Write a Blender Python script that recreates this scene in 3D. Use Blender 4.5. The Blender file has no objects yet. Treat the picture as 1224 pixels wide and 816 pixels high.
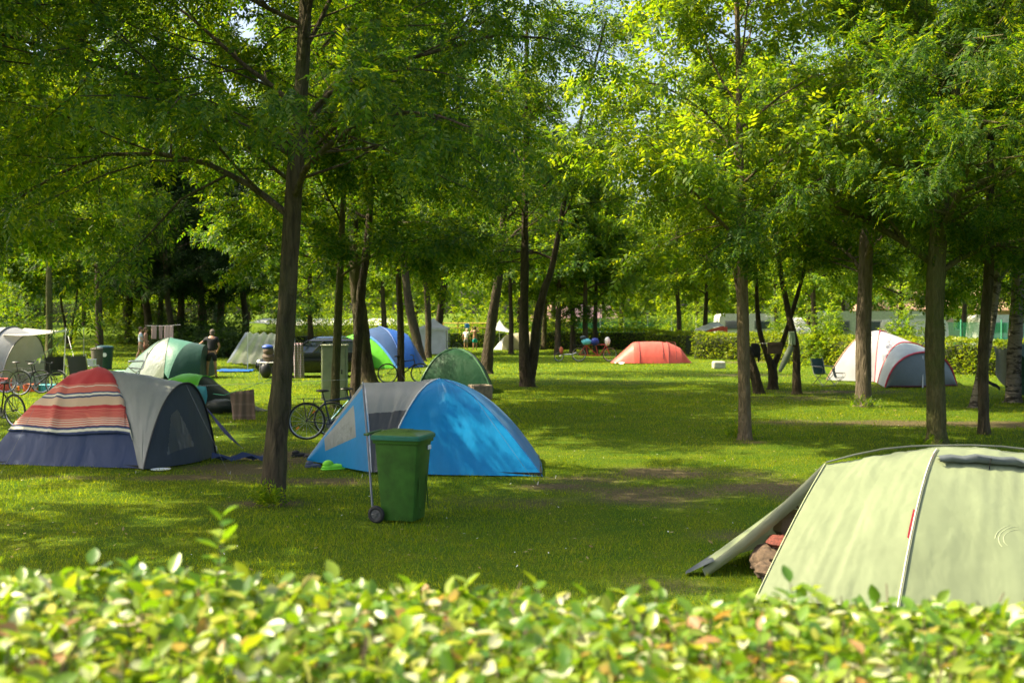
EXPOSURE = 1.3
import bpy, math, random
import numpy as np
from mathutils import Vector, Matrix
from mathutils.bvhtree import BVHTree
random.seed(7)
C = bpy.context.scene.collection
R = math.radians
H = 2.4          # eye height
F = 1360.0       # focal length in photo pixels (1224 wide), horizon at row 374

def Gp(px, py):                       # ground point seen at a photo pixel
    Y = H * F / (py - 374.0)
    return Vector(((px - 612.0) / F * Y, Y, 0.0))
def Wp(px, py, Y):                    # point at depth Y seen at a photo pixel
    return Vector(((px - 612.0) / F * Y, Y, H - (py - 374.0) / F * Y))

# ---------------------------------------------------------------- noise / ground
_rg = np.random.default_rng(11).random((256, 256))
def vnoise(x, y, s):
    x = np.asarray(x, float) / s + 91.3; y = np.asarray(y, float) / s + 37.7
    xi = np.floor(x).astype(int); yi = np.floor(y).astype(int)
    fx = x - xi; fy = y - yi
    fx = fx * fx * (3 - 2 * fx); fy = fy * fy * (3 - 2 * fy)
    g = lambda a, b: _rg[a % 256, b % 256]
    return (g(xi, yi) * (1 - fx) * (1 - fy) + g(xi + 1, yi) * fx * (1 - fy)
            + g(xi, yi + 1) * (1 - fx) * fy + g(xi + 1, yi + 1) * fx * fy)
def gz(x, y):                         # terrain height
    x = np.asarray(x, float); y = np.asarray(y, float)
    z = (vnoise(x, y, 5.0) - .5) * .05 + (vnoise(x, y, 1.3) - .5) * .02
    bank = np.clip((y - 62) / 30, 0, 1) * np.clip((-x - 12) / 12, 0, 1)
    return z - .0 + 1.5 * bank * bank * (3 - 2 * bank)
_patch = []
for px, py, rx, ry, a in [(770, 592, 1.1, .9, .9), (700, 575, .9, .6, .6), (790, 565, 1.3, .7, .75), (850, 566, 1.2, .8, .5), (935, 585, 1.4, 1.1, .6),
                          (665, 580, .5, .3, .9), (960, 505, 1.6, .7, .55), (620, 600, 1.2, .5, .35), (330, 545, .9, 1.2, .8), (285, 560, .9, .8, .8),
                          (235, 572, 1.2, .35, .8), (100, 572, 1.6, .25, .5), (370, 575, 1.3, .4, .6), (325, 602, .5, .35, .7), (893, 528, .35, .3, .7),
                          (1120, 540, .6, .5, .4), (880, 640, .8, .5, .35), (820, 700, .8, .5, .3), (1100, 462, 3, .8, .5), (1000, 468, 2.2, 1, .55),
                          (930, 475, 1.6, 1.4, .45), (830, 470, 2.5, 1.2, .3), (905, 448, 3, 1., .4), (880, 433, 3, 1.4, .5), (690, 455, 3, 2, .25)]:
    g = Gp(px, py); _patch.append((g.x, g.y, rx, ry, a))
def dirt(x, y):
    x = np.asarray(x, float); y = np.asarray(y, float)
    d = np.zeros_like(x)
    for cx, cy, rx, ry, a in _patch:
        d = np.maximum(d, a * np.exp(-(((x - cx) / rx) ** 2 + ((y - cy) / ry) ** 2)))
    # worn path crossing on the right
    pc = 24.8 - .085 * (x - 8.0) + .5 * (vnoise(x, y * 0, 3.) - .5)
    on = np.clip((x - 5.5) / 3.0, 0, 1)
    d = np.maximum(d, on * .95 * np.exp(-((y - pc) / .75) ** 2))
    d = d * (.42 + .95 * vnoise(x, y, .55) * (.5 + vnoise(x + 3, y, 1.4))) + .35 * np.clip(vnoise(x, y, 2.6) - .62, 0, 1) + .25 * np.clip(vnoise(x + 9, y, .8) - .66, 0, 1)
    return np.clip(d, 0, 1)

# ---------------------------------------------------------------- materials
def new_mat(name):
    m = bpy.data.materials.new(name); m.use_nodes = True
    nt = m.node_tree; nt.nodes.clear()
    return m, nt, nt.nodes, nt.links
def out(nt, sh):
    o = nt.nodes.new('ShaderNodeOutputMaterial'); nt.links.new(sh, o.inputs['Surface']); return o
def noise_tex(nt, scale, detail=3, rough=.55, vec=None):
    n = nt.nodes.new('ShaderNodeTexNoise'); n.inputs['Scale'].default_value = scale
    n.inputs['Detail'].default_value = detail; n.inputs['Roughness'].default_value = rough
    if vec: nt.links.new(vec, n.inputs['Vector'])
    return n
def ramp(nt, fac, stops, interp='LINEAR'):
    r = nt.nodes.new('ShaderNodeValToRGB'); cr = r.color_ramp; cr.interpolation = interp
    while len(cr.elements) < len(stops): cr.elements.new(.5)
    for e, (p, c) in zip(cr.elements, stops): e.position = p; e.color = (*c, 1)
    if fac is not None: nt.links.new(fac, r.inputs['Fac'])
    return r
def bump(nt, h, strength=.3, dist=.02):
    b = nt.nodes.new('ShaderNodeBump'); b.inputs['Strength'].default_value = strength; b.inputs['Distance'].default_value = dist
    nt.links.new(h, b.inputs['Height']); return b
def coords(nt, kind='Object'):
    return nt.nodes.new('ShaderNodeTexCoord').outputs[kind]
def mul(c, k): return tuple(min(1, v * k) for v in c)
_mc = {}
def plain(name, col, rough=.5, metal=0., var=.18, scale=9., bmp=.0, spec=.5):
    key = (name, col, rough)
    if key in _mc: return _mc[key]
    m, nt, N, L = new_mat(name)
    co = coords(nt); n = noise_tex(nt, scale, 5, .6, co)
    r = ramp(nt, n.outputs['Fac'], [(.3, mul(col, 1 - var)), (.7, mul(col, 1 + var))])
    p = N.new('ShaderNodeBsdfPrincipled'); L.new(r.outputs['Color'], p.inputs['Base Color'])
    p.inputs['Roughness'].default_value = rough; p.inputs['Metallic'].default_value = metal
    p.inputs['Specular IOR Level'].default_value = spec
    if bmp: L.new(bump(nt, n.outputs['Fac'], bmp, .02).outputs['Normal'], p.inputs['Normal'])
    out(nt, p.outputs['BSDF']); _mc[key] = m; return m
def fabric(name, col, trans=.3, rough=.45, wrinkle=.5, spec=.4, wscale=2.6):
    key = (name, col, 'f', rough, trans)
    if key in _mc: return _mc[key]
    m, nt, N, L = new_mat(name)
    co = coords(nt)
    big = noise_tex(nt, 2.2, 4, .6, co)
    r = ramp(nt, big.outputs['Fac'], [(.3, mul(col, .9)), (.7, mul(col, 1.08))])
    mp = N.new('ShaderNodeMapping'); mp.inputs['Rotation'].default_value = (0.3, 0.5, 0.4); mp.inputs['Scale'].default_value = (1., 1., .32); L.new(co, mp.inputs['Vector'])
    w = noise_tex(nt, wscale, 3, .5, mp.outputs['Vector']); w.inputs['Distortion'].default_value = .25
    fine = noise_tex(nt, wscale * 5, 2, .5, co)
    ad = N.new('ShaderNodeMath'); ad.operation = 'MULTIPLY_ADD'; ad.inputs[1].default_value = .05
    L.new(fine.outputs['Fac'], ad.inputs[0]); L.new(w.outputs['Fac'], ad.inputs[2])
    b = bump(nt, ad.outputs[0], wrinkle * .75, .08)
    p = N.new('ShaderNodeBsdfPrincipled'); L.new(r.outputs['Color'], p.inputs['Base Color'])
    p.inputs['Roughness'].default_value = rough; p.inputs['Specular IOR Level'].default_value = spec
    p.inputs['Sheen Weight'].default_value = .1
    L.new(b.outputs['Normal'], p.inputs['Normal'])
    t = N.new('ShaderNodeBsdfTranslucent'); L.new(r.outputs['Color'], t.inputs['Color'])
    mx = N.new('ShaderNodeMixShader'); mx.inputs[0].default_value = trans
    L.new(p.outputs['BSDF'], mx.inputs[1]); L.new(t.outputs['BSDF'], mx.inputs[2])
    out(nt, mx.outputs[0]); _mc[key] = m; return m
def leafmat(name, stops, tstops, trans=.5, rough=.4, spec=.5):
    m, nt, N, L = new_mat(name)
    g = N.new('ShaderNodeNewGeometry')
    n = noise_tex(nt, .7, 2, .5, coords(nt))
    ma = N.new('ShaderNodeMath'); ma.operation = 'MULTIPLY_ADD'; ma.inputs[1].default_value = .75
    L.new(g.outputs['Random Per Island'], ma.inputs[0])
    m2 = N.new('ShaderNodeMath'); m2.operation = 'MULTIPLY_ADD'; m2.inputs[1].default_value = .6; m2.inputs[2].default_value = -.18
    L.new(n.outputs['Fac'], m2.inputs[0]); L.new(m2.outputs[0], ma.inputs[2])
    c1 = ramp(nt, ma.outputs[0], stops); c2 = ramp(nt, ma.outputs[0], tstops)
    p = N.new('ShaderNodeBsdfPrincipled'); L.new(c1.outputs['Color'], p.inputs['Base Color'])
    p.inputs['Roughness'].default_value = rough; p.inputs['Specular IOR Level'].default_value = spec
    t = N.new('ShaderNodeBsdfTranslucent'); L.new(c2.outputs['Color'], t.inputs['Color'])
    mx = N.new('ShaderNodeMixShader'); mx.inputs[0].default_value = trans
    L.new(p.outputs['BSDF'], mx.inputs[1]); L.new(t.outputs['BSDF'], mx.inputs[2])
    out(nt, mx.outputs[0]); return m
def barkmat(name, c1, c2, scale=14., birch=False, moss=0.):
    m, nt, N, L = new_mat(name)
    co = coords(nt)
    mp = N.new('ShaderNodeMapping'); mp.inputs['Scale'].default_value = (1, 1, .22) if not birch else (.35, .35, 1.); L.new(co, mp.inputs['Vector'])
    n = noise_tex(nt, scale, 6, .65, mp.outputs['Vector']); n.inputs['Distortion'].default_value = .5
    v = N.new('ShaderNodeTexVoronoi'); v.inputs['Scale'].default_value = scale * 1.2; L.new(mp.outputs['Vector'], v.inputs['Vector'])
    v.feature = 'DISTANCE_TO_EDGE'
    if birch: r = ramp(nt, n.outputs['Fac'], [(.0, c2), (.42, c2), (.5, c1), (1, c1)])
    else: r = ramp(nt, n.outputs['Fac'], [(.28, c2), (.72, c1)])
    big = noise_tex(nt, 1.6, 3, .6, co)
    mo = ramp(nt, big.outputs['Fac'], [(.42, (0, 0, 0)), (.65, (moss,) * 3)])
    mx = N.new('ShaderNodeMix'); mx.data_type = 'RGBA'; L.new(mo.outputs['Color'], mx.inputs['Factor'])
    L.new(r.outputs['Color'], mx.inputs['A']); mx.inputs['B'].default_value = (.07, .085, .02, 1)
    p = N.new('ShaderNodeBsdfPrincipled'); L.new(mx.outputs['Result'], p.inputs['Base Color']); p.inputs['Roughness'].default_value = .9
    p.inputs['Specular IOR Level'].default_value = .2
    ad = N.new('ShaderNodeMath'); ad.operation = 'MULTIPLY_ADD'; ad.inputs[1].default_value = .8
    L.new(v.outputs['Distance'], ad.inputs[0]); L.new(n.outputs['Fac'], ad.inputs[2])
    L.new(bump(nt, ad.outputs[0], 1., .07).outputs['Normal'], p.inputs['Normal'])
    out(nt, p.outputs['BSDF']); return m

# ---------------------------------------------------------------- objects
ORG = {}
def link_mesh(name, me, parent=None, mats=(), smooth=True):
    o = bpy.data.objects.new(name, me); C.objects.link(o)
    for m in mats: me.materials.append(m)
    if smooth and len(me.polygons):
        me.polygons.foreach_set('use_smooth', np.ones(len(me.polygons), bool))
    if parent is not None: o.parent = parent
    return o
def np_mesh(name, V, Fq, smooth=False):
    """V (n,3), Fq (m,k) all faces with k corners"""
    me = bpy.data.meshes.new(name)
    V = np.ascontiguousarray(V, np.float32); Fq = np.ascontiguousarray(Fq, np.int32)
    k = Fq.shape[1]
    me.vertices.add(len(V)); me.vertices.foreach_set('co', V.ravel())
    me.loops.add(Fq.size); me.loops.foreach_set('vertex_index', Fq.ravel())
    me.polygons.add(len(Fq)); me.polygons.foreach_set('loop_start', np.arange(0, Fq.size, k, dtype=np.int32))
    me.update(calc_edges=True)
    if smooth: me.polygons.foreach_set('use_smooth', np.ones(len(Fq), bool))
    return me
def tag(o, label=None, cat=None, group=None, kind=None):
    if label: o['label'] = label
    if cat: o['category'] = cat
    if group: o['group'] = group
    if kind: o['kind'] = kind
    return o
def thing(name, label, cat, loc=(0, 0, 0), group=None, rz=0.):
    o = bpy.data.objects.new(name, None); C.objects.link(o)
    o.empty_display_size = .1
    o.location = loc; o.rotation_euler = (0, 0, rz)
    ORG[o.name] = Vector(loc)
    return tag(o, label, cat, group)
def copy_tree(o, parent=None):
    c = o.copy(); C.objects.link(c)
    if parent is not None: c.parent = parent
    for ch in [x for x in bpy.data.objects if x.parent == o]: copy_tree(ch, c)
    return c

class MB:
    def __init__(s): s.v = []; s.f = []; s.uv = None
    def add(s, vs, fs):
        b = len(s.v); s.v += [Vector(v) for v in vs]; s.f += [[i + b for i in f] for f in fs]; return s
    def box(s, c, size, rz=0., M=None, bev=0.):
        x, y, z = [k / 2 for k in size]
        if bev:
            b = min(bev, x * .9, y * .9, z * .9); vs = []
            for sx in (-1, 1):
                for sy in (-1, 1):
                    for sz in (-1, 1):
                        vs += [(sx * x, sy * (y - b), sz * (z - b)), (sx * (x - b), sy * y, sz * (z - b)), (sx * (x - b), sy * (y - b), sz * z)]
            idx = lambda i, j, k, a: ((i * 2 + j) * 2 + k) * 3 + a
            fs = [[idx(i, 0, 0, 0), idx(i, 1, 0, 0), idx(i, 1, 1, 0), idx(i, 0, 1, 0)] for i in (0, 1)]
            fs += [[idx(0, j, 0, 1), idx(1, j, 0, 1), idx(1, j, 1, 1), idx(0, j, 1, 1)] for j in (0, 1)]
            fs += [[idx(0, 0, k, 2), idx(1, 0, k, 2), idx(1, 1, k, 2), idx(0, 1, k, 2)] for k in (0, 1)]
            for i in (0, 1):
                for j in (0, 1): fs.append([idx(i, j, 0, 0), idx(i, j, 1, 0), idx(i, j, 1, 1), idx(i, j, 0, 1)])
                for k in (0, 1): fs.append([idx(i, 0, k, 0), idx(i, 1, k, 0), idx(i, 1, k, 2), idx(i, 0, k, 2)])
            for j in (0, 1):
                for k in (0, 1): fs.append([idx(0, j, k, 1), idx(1, j, k, 1), idx(1, j, k, 2), idx(0, j, k, 2)])
            for i in (0, 1):
                for j in (0, 1):
                    for k in (0, 1): fs.append([idx(i, j, k, 0), idx(i, j, k, 1), idx(i, j, k, 2)])
        else:
            vs = [(a * x, b * y, c_ * z) for a in (-1, 1) for b in (-1, 1) for c_ in (-1, 1)]
            fs = [[0, 1, 3, 2], [4, 6, 7, 5], [0, 4, 5, 1], [2, 3, 7, 6], [0, 2, 6, 4], [1, 5, 7, 3]]
        T = Matrix.Translation(Vector(c)) @ (M if M is not None else Matrix.Rotation(rz, 4, 'Z'))
        return s.add([T @ Vector(v) for v in vs], fs)
    def tube(s, pts, rad, n=8, cap=True):
        pts = [Vector(p) for p in pts]; m = len(pts)
        if not hasattr(rad, '__len__'): rad = [rad] * m
        vs = []; up = None
        for i, p in enumerate(pts):
            d = (pts[min(i + 1, m - 1)] - pts[max(i - 1, 0)])
            if d.length < 1e-9: d = Vector((0, 0, 1))
            d.normalize()
            if up is None: up = d.orthogonal().normalized()
            else:
                up = up - d * up.dot(d)
                up = up.normalized() if up.length > 1e-6 else d.orthogonal().normalized()
            w = d.cross(up)
            for k in range(n):
                a = 2 * math.pi * k / n
                vs.append(p + (up * math.cos(a) + w * math.sin(a)) * rad[i])
        fs = [[i * n + k, i * n + (k + 1) % n, (i + 1) * n + (k + 1) % n, (i + 1) * n + k] for i in range(m - 1) for k in range(n)]
        if cap: fs += [list(range(n))[::-1], [(m - 1) * n + k for k in range(n)]]
        return s.add(vs, fs)
    def ring(s, c, axis, R_, r, n=28, k=6, a0=0., a1=2 * math.pi):
        c = Vector(c); ax = Vector(axis).normalized(); u = ax.orthogonal().normalized() if abs(ax.y) < .9 else Vector((1, 0, 0))
        w = ax.cross(u); full = abs(a1 - a0 - 2 * math.pi) < 1e-6
        pts = [c + (u * math.cos(a0 + (a1 - a0) * i / n) + w * math.sin(a0 + (a1 - a0) * i / n)) * R_ for i in range(n if full else n + 1)]
        if not full: return s.tube(pts, r, k)
        vs = []
        for i, p in enumerate(pts):
            e = (p - c).normalized()
            for j in range(k):
                b = 2 * math.pi * j / k; vs.append(p + (e * math.cos(b) + ax * math.sin(b)) * r)
        fs = [[i * k + j, i * k + (j + 1) % k, ((i + 1) % n) * k + (j + 1) % k, ((i + 1) % n) * k + j] for i in range(n) for j in range(k)]
        return s.add(vs, fs)
    def disc(s, c, axis, r, h, n=20):
        c = Vector(c); ax = Vector(axis).normalized()
        return s.tube([c - ax * h / 2, c + ax * h / 2], r, n)
    def ell(s, c, rad, nu=14, nv=9, M=None, jit=0., seed=0):
        rr = random.Random(seed); vs = []; T = Matrix.Translation(Vector(c)) @ (M or Matrix())
        for j in range(1, nv):
            th = math.pi * j / nv
            for i in range(nu):
                a = 2 * math.pi * i / nu; q = 1 + rr.uniform(-jit, jit)
                vs.append(T @ Vector((rad[0] * math.sin(th) * math.cos(a) * q, rad[1] * math.sin(th) * math.sin(a) * q, rad[2] * math.cos(th) * q)))
        vs += [T @ Vector((0, 0, rad[2])), T @ Vector((0, 0, -rad[2]))]; t = (nv - 1) * nu
        fs = [[j * nu + i, (j + 1) * nu + i, (j + 1) * nu + (i + 1) % nu, j * nu + (i + 1) % nu] for j in range(nv - 2) for i in range(nu)]
        fs += [[t, i, (i + 1) % nu] for i in range(nu)] + [[t + 1, (nv - 2) * nu + (i + 1) % nu, (nv - 2) * nu + i] for i in range(nu)]
        return s.add(vs, fs)
    def grid(s, P):
        m, n = len(P), len(P[0])
        return s.add([p for row in P for p in row], [[i * n + j, i * n + j + 1, (i + 1) * n + j + 1, (i + 1) * n + j] for i in range(m - 1) for j in range(n - 1)])
    def strip(s, pts, w, nrm=None):                      # flat ribbon along pts
        P = []
        for i, p in enumerate(pts):
            p = Vector(p); d = (Vector(pts[min(i + 1, len(pts) - 1)]) - Vector(pts[max(i - 1, 0)])).normalized()
            x = d.cross(Vector(nrm) if nrm is not None else Vector((0, 0, 1)))
            x = x.normalized() if x.length > 1e-5 else Vector((1, 0, 0)); P.append([p - x * w / 2, p + x * w / 2])
        return s.grid(P)
    def prism(s, poly, y0, y1, axis='y'):                # poly in xz extruded along y
        n = len(poly); vs = [(a, y0, b) for a, b in poly] + [(a, y1, b) for a, b in poly]
        fs = [list(range(n)), list(range(n, 2 * n))[::-1]] + [[i, i + n, (i + 1) % n + n, (i + 1) % n] for i in range(n)]
        return s.add(vs, fs)
    def build(s, name, mat, parent=None, loc=None, smooth=True, uv=None, label=None, autosm=True):
        org = Vector(loc) if loc is not None else (ORG.get(parent.name, Vector()) if parent is not None else Vector())
        me = bpy.data.meshes.new(name)
        me.from_pydata([tuple(v - org) for v in s.v], [], s.f); me.update()
        o = link_mesh(name, me, parent, [mat], smooth)
        if smooth and autosm:
            try: me.set_sharp_from_angle(angle=R(38))
            except Exception: pass
        if parent is None: o.location = org
        ORG[o.name] = org
        if label: o['label'] = label
        if uv is not None:
            ul = me.uv_layers.new(name='UVMap'); 
            for l in me.loops: ul.data[l.index].uv = uv[l.vertex_index]
        return o

# ---------------------------------------------------------------- world, sun, camera
SUN = Vector((-0.82, 0.06, 1.0)).normalized()
w = bpy.data.worlds.new('World'); bpy.context.scene.world = w; w.use_nodes = True
nt = w.node_tree; bg = nt.nodes['Background']; sky = nt.nodes.new('ShaderNodeTexSky'); sky.sky_type = 'NISHITA'; sky.sun_disc = False
sky.sun_elevation = math.asin(SUN.z); sky.sun_rotation = math.atan2(SUN.x, SUN.y); sky.air_density = 1.; sky.dust_density = 6.0; sky.ozone_density = 1.
nt.links.new(sky.outputs[0], bg.inputs[0]); bg.inputs[1].default_value = .15
sd = bpy.data.lights.new('sun', 'SUN'); sd.energy = 5.0; sd.angle = R(.55); sd.color = (1, .89, .58)
so = bpy.data.objects.new('sun', sd); C.objects.link(so); so.rotation_euler = SUN.to_track_quat('Z', 'Y').to_euler(); so.location = (-20, 10, 30)
cd = bpy.data.cameras.new('camera'); cd.sensor_width = 36; cd.lens = 36 * F / 1224; cd.shift_y = -34 / 1224; cd.clip_end = 3000; cd.clip_start = .05
co_ = bpy.data.objects.new('camera', cd); C.objects.link(co_); co_.location = (0, 0, H); co_.rotation_euler = (R(90), 0, 0)
cd.dof.use_dof = True; cd.dof.focus_distance = 15.; cd.dof.aperture_fstop = 2.5
S = bpy.context.scene; S.camera = co_
S.view_settings.view_transform = 'Standard'; S.view_settings.look = 'None'; S.view_settings.gamma = 1; S.view_settings.exposure = EXPOSURE
try:
    S.cycles.max_bounces = 8; S.cycles.diffuse_bounces = 4; S.cycles.transmission_bounces = 6; S.cycles.glossy_bounces = 3
    S.cycles.transparent_max_bounces = 8; S.cycles.caustics_reflective = False; S.cycles.caustics_refractive = False
    S.cycles.sample_clamp_indirect = 6; S.cycles.use_denoising = True
except Exception: pass
# ---------------------------------------------------------------- ground
xs = np.unique(np.concatenate([np.linspace(-700, -60, 24), np.linspace(-60, -22, 24), np.arange(-22, 22, .2), np.linspace(22, 60, 24), np.linspace(60, 700, 24)]))
ys = np.unique(np.concatenate([np.linspace(-60, 2, 20), np.arange(2, 44, .2), np.linspace(44, 110, 90), np.linspace(110, 1400, 26)]))
X, Y = np.meshgrid(xs, ys); Z = gz(X, Y)
V = np.stack([X.ravel(), Y.ravel(), Z.ravel()], 1); nx = len(xs); ny = len(ys)
i, j = np.meshgrid(np.arange(nx - 1), np.arange(ny - 1)); a = (j * nx + i).ravel()
me = np_mesh('ground', V, np.stack([a, a + 1, a + nx + 1, a + nx], 1), True)
at = me.attributes.new('dirt', 'FLOAT', 'POINT'); at.data.foreach_set('value', dirt(X, Y).ravel().astype(np.float32))
m, nt, N, L = new_mat('lawn')
co = coords(nt)
n1 = noise_tex(nt, 1.1, 5, .65, co); n2 = noise_tex(nt, 28, 4, .7, co); n3 = noise_tex(nt, .18, 3, .6, co)
g1 = ramp(nt, n2.outputs['Fac'], [(.3, (.030, .080, .005)), (.7, (.10, .18, .009))])
g2 = ramp(nt, n2.outputs['Fac'], [(.3, (.070, .105, .006)), (.7, (.19, .23, .012))])
mg = N.new('ShaderNodeMix'); mg.data_type = 'RGBA'; f1 = ramp(nt, n1.outputs['Fac'], [(.35, (0, 0, 0)), (.7, (1, 1, 1))])
L.new(f1.outputs['Color'], mg.inputs['Factor']); L.new(g1.outputs['Color'], mg.inputs['A']); L.new(g2.outputs['Color'], mg.inputs['B'])
so_ = ramp(nt, n2.outputs['Fac'], [(.3, (.085, .068, .03)), (.75, (.20, .165, .085))])
atn = N.new('ShaderNodeAttribute'); atn.attribute_name = 'dirt'
fd = N.new('ShaderNodeMath'); fd.operation = 'MULTIPLY_ADD'; fd.inputs[1].default_value = .5; L.new(n2.outputs['Fac'], fd.inputs[0]); L.new(atn.outputs['Fac'], fd.inputs[2])
fr = ramp(nt, fd.outputs[0], [(.42, (0, 0, 0)), (.8, (1, 1, 1))])
mm = N.new('ShaderNodeMix'); mm.data_type = 'RGBA'; L.new(fr.outputs['Color'], mm.inputs['Factor']); L.new(mg.outputs['Result'], mm.inputs['A']); L.new(so_.outputs['Color'], mm.inputs['B'])
p = N.new('ShaderNodeBsdfPrincipled'); L.new(mm.outputs['Result'], p.inputs['Base Color']); p.inputs['Roughness'].default_value = 1; p.inputs['Specular IOR Level'].default_value = .1
L.new(bump(nt, n2.outputs['Fac'], 1., .06).outputs['Normal'], p.inputs['Normal'])
out(nt, p.outputs['BSDF'])
tag(link_mesh('ground', me, None, [m]), kind='structure')

# ---------------------------------------------------------------- grass blades (one stuff object)
rng = np.random.default_rng(5)
def blades(npts, y0, y1, hmin, hmax, wid, power=1.):
    u = rng.random(npts); yy = y0 + (y1 - y0) * u ** power
    xx = (rng.random(npts) * 2 - 1) * (yy * .47 + 1.2)
    d = dirt(xx, yy); tuft = vnoise(xx, yy, .5) * .6 + vnoise(xx, yy, 2.) * .4
    keep = rng.random(npts) > d * 1.35
    xx, yy, tuft = xx[keep], yy[keep], tuft[keep]; n = len(xx)
    h = (hmin + (hmax - hmin) * rng.random(n) ** 2) * (.25 + 1.4 * tuft ** 1.3)
    weed = (vnoise(xx + 50, yy, .35) > .86); h = np.where(weed, h * 1.8, h)
    a = rng.random(n) * 2 * np.pi; l = rng.normal(0, .45, (n, 2)) * h[:, None]
    zz = gz(xx, yy)
    w_ = wid * (.7 + .6 * rng.random(n)) * (.6 + yy * .05)
    dx, dy = np.cos(a) * w_, np.sin(a) * w_
    b1 = np.stack([xx - dx, yy - dy, zz - .004], 1); b2 = np.stack([xx + dx, yy + dy, zz - .004], 1)
    t = np.stack([xx + l[:, 0], yy + l[:, 1], zz + h], 1)
    return np.stack([b1, b2, t], 1).reshape(-1, 3)
V = np.concatenate([blades(210000, 6.5, 19, .02, .06, .0032, .9), blades(170000, 19, 38, .025, .065, .0034, .8), blades(70000, 38, 75, .04, .085, .006, .8)])
me = np_mesh('grass', V, np.arange(len(V)).reshape(-1, 3))
gm = leafmat('grass_blades', [(.1, (.034, .095, .006)), (.5, (.075, .155, .006)), (.8, (.16, .22, .008)), (1., (.33, .30, .06))],
             [(.1, (.22, .38, .003)), (.5, (.42, .53, .004)), (.8, (.64, .64, .005)), (1., (.62, .52, .05))], .5, .55, .25)
tag(link_mesh('grass', me, None, [gm], False), 'short sunlit lawn grass covering the campsite ground', 'grass', kind='stuff')

def litter(name, label, cat, n, y0, y1, size, mat, seed, lift=.012, thr=.35):
    r_ = np.random.default_rng(seed); yy = y0 + (y1 - y0) * r_.random(n) ** .8; xx = (r_.random(n) * 2 - 1) * (yy * .47 + 1)
    keep = vnoise(xx, yy, 2.3 if thr < .5 else .9) > thr; xx, yy = xx[keep], yy[keep]; n = len(xx); a = r_.random(n) * 6.28; L_ = size * (.6 + .8 * r_.random(n)); tz = r_.normal(0, .25, (n, 2))
    c = np.stack([xx, yy, gz(xx, yy) + lift], 1); d = np.stack([np.cos(a), np.sin(a), tz[:, 0]], 1) * L_[:, None]; s_ = np.stack([-np.sin(a), np.cos(a), tz[:, 1]], 1) * L_[:, None] * .42
    V = np.stack([c - d, c - s_, c + d, c + s_], 1).reshape(-1, 3); tag(link_mesh(name, np_mesh(name, V, np.arange(len(V)).reshape(-1, 4)), None, [mat], False), label, cat, kind='stuff')
litter('fallen_leaves', 'scattered dry fallen leaves on the lawn', 'leaves', 2600, 7, 40, .026, leafmat('dry_leaf', [(.1, (.16, .09, .03)), (.6, (.30, .22, .07)), (1., (.40, .34, .14))], [(.1, (.2, .12, .03)), (1., (.4, .3, .1))], .2, .6), 4, .03)
litter('clover_patches', 'low dark green clover patches spreading through the lawn', 'clover', 30000, 7, 34, .013, leafmat('clover_leaf', [(.1, (.02, .075, .01)), (1., (.05, .13, .012))], [(.1, (.10, .28, .008)), (1., (.22, .42, .01))], .4, .5), 12, .045, .60)
litter('clover_flowers', 'tiny white clover flowers dotted in the lawn', 'flowers', 700, 7, 32, .013, plain('clover_white', (.7, .7, .62), .8), 9, .055)

# ---------------------------------------------------------------- trees
LEAF = leafmat('ash_leaves', [(.1, (.016, .050, .008)), (.5, (.032, .084, .010)), (.9, (.085, .135, .012))],
               [(.1, (.08, .20, .004)), (.45, (.17, .34, .005)), (.9, (.52, .58, .008))], .45, .55, .22)
LEAFY = leafmat('pale_leaves', [(.1, (.045, .10, .012)), (.5, (.075, .14, .015)), (.9, (.12, .17, .02))],
                [(.1, (.16, .32, .005)), (.5, (.34, .50, .007)), (.9, (.62, .66, .012))], .55, .55, .22)
LEAFD = leafmat('dark_needles', [(.1, (.010, .024, .008)), (.5, (.016, .036, .010)), (.9, (.028, .055, .012))],
                [(.1, (.02, .06, .004)), (.9, (.07, .14, .006))], .35, .75, .15)
BARK = barkmat('brown_bark', (.13, .098, .06), (.020, .016, .011), 11., moss=.35)
BARKD = barkmat('dark_bark', (.095, .070, .046), (.026, .020, .014), 14., moss=.2)
BARKL = barkmat('tan_bark', (.25, .19, .12), (.12, .085, .05), 20., moss=.1)
BARKM = barkmat('mossy_bark', (.16, .14, .06), (.06, .055, .02), 18., moss=.8)
BARKB = barkmat('birch_bark', (.19, .165, .13), (.05, .042, .034), 9., birch=True)

def tubes_np(lines, n=6):
    VV = []; FF = []; b = 0; rr_ = np.random.default_rng(len(lines))
    ang = np.arange(n) * 2 * np.pi / n; ca, sa = np.cos(ang), np.sin(ang)
    for P, rad in lines:
        m_ = len(P); d = np.gradient(P, axis=0); d /= np.linalg.norm(d, axis=1)[:, None] + 1e-9
        ref = np.array([0.31, .95, .05]) if abs(d[0][2]) > .6 else np.array([0.05, 0.1, 1.])
        u = np.cross(d, ref); u /= np.linalg.norm(u, axis=1)[:, None] + 1e-9; w_ = np.cross(d, u)
        RR = np.repeat(rad[:, None], n, 1)
        if n > 8: RR = RR * (1 + .07 * np.sin(ang * 3 + P[:, 2:3] * 1.3) + .05 * np.sin(ang * 5 - P[:, 2:3] * 2.1) + rr_.normal(0, .018, RR.shape)); RR[0] *= 1 + .28 * np.sin(ang * 4 + len(lines))
        VV.append((P[:, None, :] + RR[:, :, None] * (u[:, None, :] * ca[None, :, None] + w_[:, None, :] * sa[None, :, None])).reshape(-1, 3))
        i, k = np.meshgrid(np.arange(m_ - 1), np.arange(n), indexing='ij'); i = i.ravel(); k = k.ravel(); k2 = (k + 1) % n
        FF.append(np.stack([b + i * n + k, b + i * n + k2, b + (i + 1) * n + k2, b + (i + 1) * n + k], 1)); b += m_ * n
    return np.concatenate(VV), np.concatenate(FF)
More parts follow.
